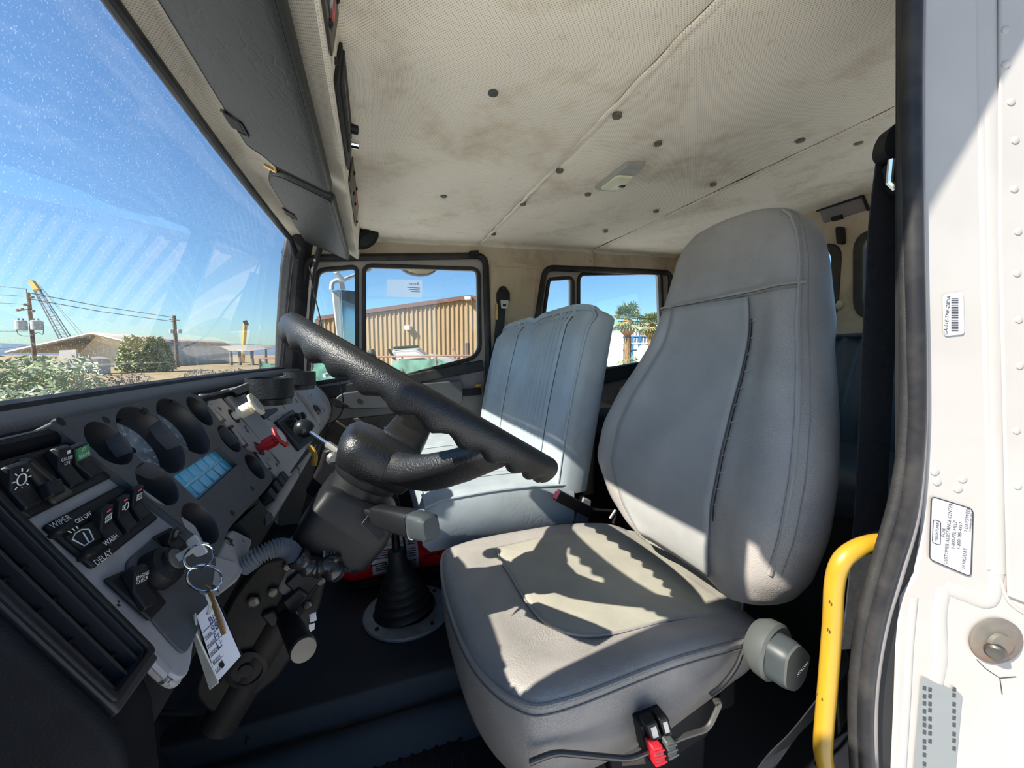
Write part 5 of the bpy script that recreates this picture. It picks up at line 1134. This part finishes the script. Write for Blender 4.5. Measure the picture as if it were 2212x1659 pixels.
jtext('GA-21E-TNF-Z8DA', 2046, 682, .0058, s2)
for k in range(20):
    v = 645+k*3.6; w_ = 1.0+((k*37) % 3)*.55
    MB().prism([J(2055, v, .0018), J(2070, v, .0018), J(2070, v+w_, .0018), J(2055, v+w_, .0018)], FJ.c*.0002).build('bar', 'ink_black', s2)
s3 = sticker('data_plate', [(1990, 1460), (2078, 1500), (2060, 1700), (1970, 1700)], 'grey_label', 'faded grey data sticker low on the door pillar')
random.seed(3)
for col_u, n in ((1994, 12), (2006, 8), (2058, 9)):
    for k in range(n):
        v = 1480+k*16+random.random()*5; MB().prism([J(col_u, v, .0018), J(col_u+7, v+2, .0018), J(col_u+6, v+11, .0018), J(col_u-1, v+9, .0018)], FJ.c*.0002).build('print_block', 'lettering_dark', s3)
# striker
st = thing('door_striker', J(2150, 1385), 'round rusty striker plate with bolt on the door pillar', 'door striker')
sp0 = J(2149, 1383, .001); ra = (J(2207, 1410, .001)-J(2090, 1362, .001)).length/2; rb_ = (J(2149, 1335, .001)-J(2149, 1432, .001)).length/2; rs = max(rb_, .026)
MB().lathe([(rs, 0), (rs, .002), (rs*.9, .004), (rs*.45, .005), (rs*.42, .009), (rs*.3, .01)], sp0, FJ.c, 32).build('washer_plate', 'rusty_plate', st)
MB().lathe([(rs*.28, .004), (rs*.28, .010), (rs*.34, .010), (rs*.34, .015), (rs*.26, .017), (rs*.05, .016)], sp0-V((0, 0, .006)), FJ.c-FJ.a*.9-V((0, 0, .3)), 20).build('pin', 'bolt_metal', st)
# yellow grab handle
gh = thing('grab_handle', onY(1880, 1659, .3), 'bright yellow tubular grab handle on the door pillar', 'grab handle')
HPx = [(1922, 1172, .315), (1890, 1172, .318), (1850, 1185, .322), (1818, 1212, .326), (1803, 1260, .33), (1798, 1350, .33), (1788, 1480, .33), (1778, 1600, .33), (1782, 1650, .33), (1800, 1690, .325)]
MB().tube(smooth_path([onY(u, v, y) for u, v, y in HPx], 8), .0115, 16).build('tube', 'yellow_paint', gh)
MB().tube([onY(1920, 1172, .316), onY(1934, 1173, .312)], .0122, 14).build('collar', 'brass', gh)
for u, v in ((1830, 1215), (1826, 1265), (1800, 1300), (1796, 1360), (1802, 1420), (1772, 1500)):
    p = onY(u-8, v, .33); MB().ball(p-ray(u, v).normalized()*.0112, .0018, 8, (.6, .6, 1.6)).build('paint_chip', 'panel_brown', gh)
# ================================================================== things stuck on or hung outside the far door
nt_ = thing('glass_notice', onY(873, 642, YF+.03), 'pale translucent paper notice stuck to the passenger door glass', 'notice')
MB().prism([onY(835, 603, YF+.03), onY(912, 604, YF+.03), onY(912, 643, YF+.03), onY(835, 641, YF+.03)], (0, .001, 0)).build('sheet', 'notice_paper', nt_)
FN = Fr(onY(894, 613, YF+.029), (1, 0, 0), (0, 0, 1), (0, -1, 0)); text('Anser', FN, 0, 0, 0, .024, 'lettering_dark', nt_, sx=-1)
for k in range(3): MB().fbox(FN, -.035+.01*k, .03, -.022-.010*k, -.019-.010*k, 0, .0006).build('print_line', 'shade_grey', nt_)
sm = thing('side_mirror', onY(745, 745, 2.42), 'tall white west-coast side mirror outside the passenger vent window', 'mirror')
Ym = 2.42
MB().prism([onY(716, 628, Ym), onY(735, 625, Ym), onY(742, 740, Ym), onY(728, 738, Ym)], (0, .05, 0)).build('mirror_shell', 'transformer_grey', sm, bev=.008)
MB().prism([onY(735, 625, Ym-.01), onY(770, 629, Ym-.01), onY(775, 760, Ym-.01), onY(741, 738, Ym-.01)], (0, .03, 0)).build('mirror_back', 'mirror_face', sm, bev=.004)
MB().tube(smooth_path([onY(716, 626, Ym), onY(718, 612, Ym), onY(728, 606, Ym), onY(740, 609, Ym)], 5), .012, 10).build('mirror_arm', 'transformer_grey', sm)
MB().tube([onY(724, 586, Ym-.15), onY(742, 606, Ym-.05), onY(748, 602, Ym), onY(800, 582, Ym+.1)], .011, 10).build('mirror_brace', 'transformer_grey', sm)
MB().prism([onY(733, 608, Ym), onY(742, 606, Ym), onY(746, 624, Ym), (onY(735, 624, Ym))], (0, .02, 0)).build('mirror_clamp', 'transformer_grey', sm)
MB().tube([onY(700, 812, Ym-.1), onY(742, 800, Ym), onY(760, 790, Ym)], .012, 10).build('mirror_brace', 'transformer_grey', sm)
cm = thing('convex_mirror', onY(905, 585, 2.32), 'oval cream convex mirror above the passenger door glass', 'mirror')
ce = onY(905, 570, 2.32); hw = (onY(947, 570, 2.32)-ce).length; hh = (onY(905, 594, 2.32)-ce).length
MB().loft([[ce+V((hw*s*math.cos(k*.2618), o, hh*s*math.sin(k*.2618))) for k in range(24)] for s, o in ((1, .05), (1.0, .0), (.96, -.004))]).build('mirror_rim', 'rubber', cm)
MB().loft([[ce+V((hw*s*math.cos(k*.2618), o, hh*s*math.sin(k*.2618))) for k in range(24)] for s, o in ((.93, -.002), (.92, -.006), (.5, -.014), (.1, -.016))]).build('mirror_back', 'mirror_tan', cm)
# open driver door, swung forward out of view
dd_ = struct('door_3', (-.5, -.2, -.4))
MB().bb(-.56, -.49, -.78, .14, -1.0, -.06).build('door_shell', 'white_paint', dd_, bev=.02)
MB().bb(-.488, -.47, -.74, .10, -.95, -.10).build('trim_panel', 'trim_grey', dd_, bev=.01)
MB().tube(fillet([V((-.53, .12, -.08)), V((-.50, .12, .44)), V((-.50, -.74, .46)), V((-.53, -.74, -.08))], .07), .022, 10).build('window_frame', 'white_paint', dd_)
# ================================================================== outdoors
gr = struct('ground', (0, 0, GZ))
def gfn(s, t):
    a = s*2*math.pi; r = 1500*t**3+.0
    return V((r*math.cos(a), r*math.sin(a), GZ+(.12*noise.noise(V((r*math.cos(a)*.1, r*math.sin(a)*.1, 0))) if r > 14 else 0)))
MB().grid(gfn, 72, 60).build('dirt_lot', 'dirt', gr, sharp=180)
MB().lathe([(.1, .0), (.1, .05), (13, .05), (13.2, 0)][1:], V((1, 1, GZ)), (0, 0, 1), 48).build('bounce_pad', 'bounce_white', gr)  # unseen pale pad, added to bounce sunlight up into the cab
hl = struct('hills', (0, 0, GZ)); 
rows = [[], []]
for k in range(181):
    a = math.radians(-115+k*1.4); R = 1200; h = 26+22*noise.noise(V((k*.09, 2, 0)))+10*noise.noise(V((k*.35, 5, 0)))
    p = V((R*math.sin(a), R*math.cos(a), 0)); rows[0].append(p+V((0, 0, GZ-3))); rows[1].append(p*1.05+V((0, 0, max(3, h))))
rows.append([p*1.2+V((0, 0, -40)) for p in rows[1]])
MB().loft(rows, cap=False, closed=False).build('ridge', 'hills', hl, sharp=180)
def solid(px, d, vec): return MB().prism([at(u, v, d) for u, v in px], vec)
def gat(u, d):                                    # point on the ground under pixel column u at depth d
    v = CV+FPX*0; r = ray(u, 830); lo, hi = 700, 1659
    for _ in range(40):
        m = (lo+hi)/2
        if (ray(u, m)*d).z > GZ: lo = m
        else: hi = m
    return ray(u, lo)*d
def low(p, z=GZ): return V((p.x, p.y, z))
# tan metal building behind the passenger door
BD = 30.0
wl0, pk, wr1 = at(688, 690, BD+1.5), at(1016, 644, BD), at(1300, 705, BD-.5)
tb_ = thing('metal_building', low((wl0+wr1)/2), 'tan corrugated metal building with a brown roof edge', 'building')
bdir = (wr1-wl0); bdir.z = 0; bdir.normalize(); bn = V((-bdir.y, bdir.x, 0)); bn = bn if bn.y > 0 else -bn
pk = onP(1016, 644, wl0, bn)
face = [low(wl0), wl0, pk, wr1, low(wr1)]
MB().prism([V((p.x, p.y, p.z)) for p in face], bn*18).build('wall', 'tan_metal', tb_)
def rooft(u):                                     # height of the roof line above a wall point
    pass
n = 62; rib0 = None; Lw = (low(wr1)-low(wl0)).length
for k in range(n):
    s = (k+.5)/n; p = low(wl0)*(1-s)+low(wr1)*s; sp_ = (low(pk)-low(wl0)).dot(bdir)/Lw
    zt = wl0.z+(pk.z-wl0.z)*s/sp_ if s < sp_ else pk.z+(wr1.z-pk.z)*(s-sp_)/(1-sp_)
    MB().prism([p-bdir*.09, p+bdir*.09, p+bdir*.05-bn*.09, p-bdir*.05-bn*.09], (0, 0, zt-GZ)).build('wall_rib', 'tan_metal', tb_)
for a, b in ((wl0, pk), (pk, wr1)):
    MB().prism([a-bn*.25+V((0, 0, -.10)), b-bn*.25+V((0, 0, -.10)), b-bn*.25+V((0, 0, .22)), a-bn*.25+V((0, 0, .22))], bn*18.5).build('roof_edge', 'brown_metal', tb_)
MB().box(low(wl0)+V((0, 0, (wl0.z-GZ)/2))-bn*.1, (.3, .3, wl0.z-GZ), (bdir, bn, V((0, 0, 1)))).build('corner_trim', 'brown_metal', tb_)
MB().box(onP(884, 709, wl0, bn)-bn*.2, (.45, .6, .35), (bdir, bn, V((0, 0, 1)))).build('wall_lamp', 'white_wall', tb_, bev=.05)
MB().box(onP(1014, 646, wl0, bn)-bn*.4, (.5, .5, .3), (bdir, bn, V((0, 0, 1)))).build('wall_lamp', 'white_wall', tb_, bev=.05)
# green mesh fence
fd = 11.0
fe_ = thing('mesh_fence', low(at(850, 800, fd)), 'pipe rail fence hung with sagging green mesh cloth', 'fence')
FA, FB = at(560, 770, fd+2.5), at(1020, 768, fd); 
FA.z = at(680, 775, fd+1.8).z; FB.z = at(1000, 768, fd).z
def fen(s, t):
    p = FA*(1-s)+FB*s; k = (s*7) % 1; sag = .28*math.sin(math.pi*k)*(.6+.4*math.sin(int(s*7)*2.1)); zt = p.z-.05-sag
    q = V((p.x, p.y, zt+(GZ+.02-zt)*t)); q += V((0, 1, 0))*(.10*noise.noise(V((s*22, t*6, 0)))+.05*noise.noise(V((s*60, t*12, 4)))); return q
MB().grid(fen, 120, 16).build('mesh_cloth', 'mesh_green', fe_, sharp=180)
MB().tube([FA, FB], .03, 8).build('top_rail', 'rust_pipe', fe_)
for k in range(8):
    p = FA*(1-k/7)+FB*(k/7); MB().tube([p, low(p)], .03, 8).build('fence_post', 'rust_pipe', fe_)
# white wrecked truck cab and post behind the fence
wk = thing('wrecked_truck', low(at(920, 800, 17)), 'crumpled white truck body lying behind the green fence', 'truck')
MB().loft([[at(u, v, d) for u, v, d in r] for r in (((845, 790, 18), (850, 752, 18), (905, 749, 18), (925, 766, 18), (925, 800, 18)), ((842, 800, 16), (848, 757, 16), (900, 755, 16), (930, 775, 16), (930, 805, 16)))]).build('cab_shell', 'white_paint', wk, bev=.05)
MB().loft([[at(u, v, d) for u, v, d in r] for r in (((925, 800, 18), (928, 763, 18), (960, 768, 18), (1005, 780, 18), (1005, 805, 18)), ((930, 805, 16), (932, 768, 16), (965, 772, 16), (998, 786, 16), (998, 808, 16)))]).build('hood_shell', 'white_paint', wk, bev=.05)
MB().prism([at(855, 762, 15.9), at(898, 760, 15.9), at(918, 772, 15.9), at(858, 776, 15.9)], (0, .05, 0)).build('window_hole', 'white_wall', wk)
MB().tube([at(840, 755, 16), at(852, 775, 16)], .06, 6).build('torn_strut', 'dark_metal', wk); MB().tube([at(850, 752, 16), at(905, 748, 16.2)], .07, 6).build('torn_strut', 'dark_metal', wk)
MB().tube([at(978, 755, 16.5), at(990, 775, 16)], .06, 6).build('torn_strut', 'rust_pipe', wk)
ps = at(1009, 741, 17); MB().tube([ps, low(ps)], .11, 8).build('post', 'pole_wood', label='grey weathered post beside the wrecked truck', cat='post')
bm_ = thing('round_mirror', at(803, 768, 2.7), 'small round dark mirror outside the passenger door', 'mirror'); MB().ball(at(803, 768, 2.7), .05, 14, (.6, .6, 1)).build('shell', 'rubber', bm_)
MB().tube([at(803, 770, 2.7), at(803, 800, 2.6), onY(790, 850, YF+.05)], .01, 8).build('stem', 'rubber', bm_)
# palms seen through the rear door glass
def palm(u, vtop, vcrown, vbase, d, R, lab, seed, sk=True, leaf='palm_leaf'):
    random.seed(seed); c = at(u, vcrown, d); t = thing('palm_tree', low(c), lab, 'palm tree', 'palm trees'); g_ = low(c)
    pts = [g_, g_*.5+c*.5+V((.05, 0, 0)), c]; MB().tube(smooth_path(pts, 4), [.20+.03*(k % 2) for k in range(9)], 10).build('trunk', 'palm_trunk', t)
    if sk:
        MB().lathe([(.12, -.25*R*3.2), (.30*R, -.6*R), (.34*R, -.35*R), (.22*R, -.05*R), (.05, .05)], c, (0, 0, 1), 12).build('dead_frond_skirt', 'palm_skirt', t)
    proto = None
    for k in range(34):
        az = k*2.399+random.random()*.4; el = math.radians(75-k*3.6+random.uniform(-8, 8)); L = R*random.uniform(.8, 1.1)
        mb = MB(); dr = V((math.cos(az)*math.cos(el), math.sin(az)*math.cos(el), math.sin(el))); sd_ = dr.cross(V((0, 0, 1))); sd_ = sd_.normalized() if sd_.length > .01 else V((1, 0, 0)); up_2 = sd_.cross(dr)
        base_ = c+dr*L*.45+V((0, 0, -.05*L))
        mb.tube([c, base_], .02, 4)
        for j in range(11):
            an = math.radians(-95+j*19); q = dr*math.cos(an)+sd_*math.sin(an); tip = base_+q*L*.55*(.75+.25*math.cos(an))+V((0, 0, -.10*L))
            wv_ = up_2.cross(q).normalized()*L*.035; mb.add([base_-wv_*.4, base_+q*L*.3+wv_, tip, base_+q*L*.3-wv_, base_+q*L*.28+up_2*.03*L], [(0, 1, 4), (1, 2, 4), (2, 3, 4), (3, 0, 4)])
        mb.build('frond', leaf if k % 3 else 'palm_dark', t, sharp=30)
    return t
palm(1356, 650, 690, 780, 24, 1.35, 'larger palm tree left of its twin through the rear door glass', 5)
palm(1407, 668, 700, 780, 27, 1.25, 'smaller palm tree nearest the driver seat edge', 8)
def boxp(name, px, d, depth, mat, label, cat, group=None, parent=None):
    P = [at(u, v, d) for u, v in px]; return MB().prism(P, V((0, 1, 0))*depth).build(name, mat, parent, label, cat, group)
ind = thing('steel_rack', low(at(1385, 770, 40)), 'blue and white steel frames standing beyond the palms', 'steel rack')
for u in (1350, 1366, 1382, 1400, 1418, 1432): MB().tube([at(u, 728, 40), low(at(u, 728, 40))], .14, 6).build('upright', 'blue_steel', ind)
for v in (728, 742, 756): MB().tube([at(1346, v, 40), at(1436, v, 40)], .10, 6).build('rail', 'blue_steel' if v != 742 else 'white_wall', ind)
sh1 = thing('white_shed', low(at(1400, 760, 45)), 'white wall and grid roofed shed far behind the palms', 'shed')
MB().prism([at(1346, 712, 46), at(1395, 706, 46), at(1440, 700, 46), low(at(1440, 790, 46)), low(at(1346, 790, 46))], (0, 6, 0)).build('wall', 'white_wall', sh1)
for k in range(6): MB().tube([at(1362+k*7, 712, 45.5), at(1360+k*7, 728, 45.5)], .06, 5).build('grid_bar', 'shade_grey', sh1)
tk = thing('storage_tank', low(at(1396, 760, 32)), 'white upright tank standing under the second palm', 'tank'); MB().lathe([(.75, 0), (.75, 2.4), (.5, 2.75), (.05, 2.8)], low(at(1396, 760, 32)), (0, 0, 1), 18).build('shell', 'white_wall', tk)
# bushes
def bush(name, u, v0, d, rx, rz, n, lab, seed, mat, ls=.16, group=None, cat='bush'):
    random.seed(seed); c = low(at(u, v0, d)); t = thing(name, c, lab, cat, group); mb = MB(); h = max(.4, at(u, v0, d).z-GZ)
    for k in range(n):
        a = random.random()*6.283; el = random.random(); rr = random.random()**.45
        p = c+V((math.cos(a)*rx*rr*math.sqrt(1-el*el*.7), math.sin(a)*rx*rr*math.sqrt(1-el*el*.7), .1+h*el*(.6+.4*rr)))
        d1 = V((random.uniform(-1, 1), random.uniform(-1, 1), random.uniform(-.3, 1))).normalized(); d2 = d1.orthogonal().normalized(); q = ls*random.uniform(.6, 1.3)
        mb.add([p-d1*q, p+d2*q*.28, p+d1*q, p-d2*q*.28], [(0, 1, 2), (0, 2, 3)])
    mb.build('foliage', mat, t, sharp=30, kind='stuff')
    for k in range(7): a = k*.9; MB().tube([c, c+V((math.cos(a)*rx*.5, math.sin(a)*rx*.5, h*.75))], .015*max(1, rx), 5).build('stem', 'twig', t)
    return t
bush('bush', 1358, 772, 22, .9, .5, 500, 'green bush at the foot of the palms', 31, 'leaf_green', .14)
bush('oleander_bush', 20, 775, 9, 1.05, 1, 2200, 'leafy green bush at the left edge beyond the dashboard', 11, 'leaf_green', .10, 'roadside bushes')
bush('oleander_bush', 122, 772, 11.5, 1.15, 1, 2200, 'pale flowering bush in front of the small white shed', 12, 'leaf_pale', .095, 'roadside bushes')
bush('oleander_bush', 62, 838, 6.3, .6, 1, 700, 'low bush nearest the windshield on tan dirt', 13, 'leaf_pale', .08, 'roadside bushes')
bush('oleander_bush', -190, 770, 7, .7, 1, 900, 'dense bush half cut by the picture edge', 14, 'leaf_green', .12, 'roadside bushes')
bush('scrub', 235, 812, 14, 1.6, 1, 2600, 'grey dry scrub heap in front of the white building', 15, 'rock_grey', .07, 'dry scrub')
bush('scrub', 470, 800, 18, 1.8, 1, 2600, 'grey dry scrub heap below the second utility pole', 16, 'rock_grey', .07, 'dry scrub')
bush('palm_shrub', 312, 728, 45, 2.6, 3, 5200, 'round shaggy palm standing against the white building', 17, 'palm_leaf', .30, None, 'palm tree')
# long white building with gable
wb = thing('white_building', low(at(300, 800, 60)), 'long low white building with a shallow gabled roof', 'building')
gA, gP, gB = at(28, 762, 58), at(211, 723, 62), at(300, 745, 62); eR = at(494, 749, 95); rR = at(478, 742, 95)
MB().prism([low(gA)+V((6, 3, 0)), gA+V((6, 3, 0)), gP, gB, low(gB)], V((0, 1.0, 0))).build('gable_wall', 'tan_wall', wb)
MB().loft([[low(gB), gB+V((0, 0, .0))], [low(eR), eR]], cap=False, closed=False).build('side_wall', 'white_wall', wb, solid=.3)
MB().loft([[gP+V((0, -1, .1)), gB+V((.6, -1.2, -.1))], [rR+V((0, 0, .4)), eR+V((.6, 0, .1))]], cap=False, closed=False).build('roof_slope', 'roof_grey', wb, solid=.25)
MB().loft([[gA+V((0, -1, 0)), gP+V((0, -1.2, .1))], [gA+V((-4, 30, 0)), gP+V((-8, 30, .1))]], cap=False, closed=False).build('roof_slope', 'roof_grey', wb, solid=.3)
MB().tube([gA+V((0, -1.2, .0)), gP+V((0, -1.3, .15)), gB+V((.6, -1.3, 0))], .22, 6).build('fascia', 'white_paint', wb)
for k in range(5):
    s = (k+.6)/5.4; p = low(gB)*(1-s)+low(eR)*s; q = gB*(1-s)+eR*s; MB().tube([p+V((-.2, -.2, 0)), q+V((-.2, -.2, -.3))], .16, 6).build('downpipe', 'shade_grey', wb)
for k in range(5):
    s = .25+.15*k; p = (gB*(1-s)+eR*s)*.45+(gP*(1-s)+rR*s)*.55; MB().box(p+V((0, 0, .35)), (1.2, 2.2, .12)).build('skylight', 'white_paint', wb)
MB().prism([at(128, 757, 56), at(165, 755, 56), at(165, 775, 56), at(128, 778, 56)], (0, .3, 0)).build('wall_sign', 'white_paint', wb)
sd1 = thing('small_shed', low(at(180, 800, 40)), 'small white boxy shed with a dark window', 'shed')
MB().prism([at(142, 775, 40), at(165, 776, 40), at(165, 811, 40), at(142, 808, 40)], (0, 2, 0)).build('side', 'white_paint', sd1)
MB().prism([at(165, 775, 40), at(211, 776, 40), at(213, 808, 40), at(165, 809, 40)], (0, 2, 0)).build('front', 'white_wall', sd1)
MB().prism([at(164, 774, 39.8), at(190, 771, 39.8), at(212, 776, 39.8), at(188, 777, 39.8)], (0, 2, .05)).build('roof', 'roof_grey', sd1)
MB().prism([at(184, 785, 39.9), at(196, 785, 39.9), at(196, 801, 39.9), at(184, 800, 39.9)], (0, .05, 0)).build('window', 'shade_grey', sd1)
cp_ = thing('open_canopy', low(at(525, 790, 70)), 'open-sided metal canopy at the end of the white building', 'canopy')
MB().prism([at(474, 748, 72), at(500, 747, 72), at(560, 747, 72), at(576, 754, 72), at(540, 758, 70), at(496, 758, 70)], (0, 8, .3)).build('roof', 'roof_grey', cp_)
for u in (498, 517, 544, 573): MB().tube([at(u, 754, 71), low(at(u, 754, 71))], .28, 6).build('post', 'shade_grey', cp_)
def upole(ut, vt, ub, vb, d, lab, th, tw):
    a, b = at(ut, vt, d), low(at(ub, vb, d)); b = V((a.x, a.y, GZ)); t = thing('utility_pole', b, lab, 'utility pole', 'utility poles')
    MB().tube([b, a], [.0062*d*.72, .0058*d*.72*.9], 10).build('pole', 'pole_wood', t)
    return t, a
p1, a1 = upole(61, 632, 70, 800, 35, 'nearer utility pole with two grey transformers beside the crane', 0, 0)
for u in (47, 80):
    c = at(u, 713, 35); MB().lathe([(.34, 0), (.38, .05), (.38, .82), (.34, .86), (.05, .9)], c, (0, 0, 1), 16).build('transformer', 'transformer_grey', p1)
    for k in (-1, 1): MB().tube([c+V((k*.15, 0, .85)), c+V((k*.15, 0, 1.05))], .06, 6).build('bushing', 'rust_pipe', p1)
MB().tube([at(38, 671, 35), at(62, 668, 35)], .06, 6).build('cross_arm', 'dark_metal', p1)
for u, v in ((38, 670), (48, 668), (54, 658), (72, 672), (70, 642)): MB().ball(at(u, v, 34.8), .14, 8).build('insulator', 'rust_pipe', p1)
MB().tube(smooth_path([at(37, 695, 34.8), at(37, 717, 34.8), at(47, 725, 34.8), at(62, 726, 34.8)], 4), .03, 5).build('jumper_wire', 'wire', p1)
MB().tube(smooth_path([at(70, 725, 34.8), at(82, 718, 34.8), at(93, 722, 34.8), at(93, 695, 34.8)], 4), .03, 5).build('jumper_wire', 'wire', p1)
MB().tube([at(57, 624, 35), at(58, 640, 35)], .03, 5).build('lightning_rod', 'wire', p1)
p2, a2 = upole(376, 682, 388, 800, 60, 'farther utility pole in front of the long white building', 0, 0)
for u in (371, 388): MB().lathe([(.28, 0), (.30, .6), (.1, .65)], at(u, 720, 60), (0, 0, 1), 12).build('transformer', 'transformer_grey', p2)
MB().tube([at(366, 690, 60), at(388, 692, 60)], .08, 6).build('cross_arm', 'pole_wood', p2)
for i, (q0, q1) in enumerate((((-80, 605, 35), (57, 624, 35)), ((-80, 625, 35), (50, 640, 35)), ((-80, 645, 35), (52, 657, 35)), ((60, 632, 35), (376, 686, 60)), ((60, 645, 35), (376, 695, 60)), ((-80, 710, 38), (60, 715, 35)), ((-40, 752, 50), (65, 746, 50)))):
    MB().tube([at(*q0), at((q0[0]+q1[0])/2, (q0[1]+q1[1])/2+3, (q0[2]+q1[2])/2), at(*q1)], .022*q1[2]/35, 4).build('power_line', 'wire', label='thin power line %s' % ('running off the left edge from the nearer pole, topmost', 'second from top running off the left edge', 'third from top running off the left edge', 'upper one between the two poles', 'lower one between the two poles', 'at transformer height off the left edge', 'lowest one above the white roof')[i], cat='power line', group='overhead power lines')
# crane
ck = thing('crawler_crane', low(at(160, 780, 90)), 'lattice boom crane with a yellow tip behind the white roof', 'crane')
T0, T1 = [at(60, 607, 88), at(69, 606, 88)], [at(142, 760, 88), at(166, 760, 88)]
K0, K1 = [at(72, 626, 88), at(83, 625, 88)], T1
for a, b in zip(K0, K1):
    for off in (0, 1.2): MB().tube([a+V((0, off*.4, 0)), b+V((0, off, 0))], .11, 5).build('boom_chord', 'crane_steel', ck)
for k in range(14):
    s = k/14; s2 = (k+1)/14; a = K0[0]*(1-s)+K1[0]*s; b = K0[1]*(1-s2)+K1[1]*s2; c = K0[1]*(1-s)+K1[1]*s; MB().tube([a, b], .07, 4).build('boom_lacing', 'crane_steel', ck); MB().tube([a, c], .07, 4).build('boom_lacing', 'crane_steel', ck)
MB().prism([at(60, 606, 88), at(68, 605, 88), at(84, 626, 88), at(72, 628, 88)], (0, 1, 0)).build('boom_tip', 'crane_yellow', ck)
for q in ((193, 738), (183, 738)): MB().tube([at(82, 612, 88), at(*q, 88)], .06, 4).build('pendant_cable', 'crane_steel', ck)
yb = thing('yellow_boom', low(at(524, 745, 90)), 'upright yellow crane boom behind the open canopy', 'crane boom'); MB().tube([at(530, 697, 90), low(at(522, 760, 90))], .45, 4).build('boom', 'crane_yellow', yb); MB().tube([at(529, 694, 90), at(533, 702, 90)], .6, 4).build('head', 'dark_metal', yb)
for i, (u0, u1, v, d) in enumerate(((0, 120, 786, 33), )):
    MB().prism([at(u0, v-4, d), at(u1, v-4, d), at(u1, v+3, d), at(u0, v+3, d)], (0, .3, 0)).build('white_rail', 'white_paint', label='long white rail behind the left bushes', cat='rail')
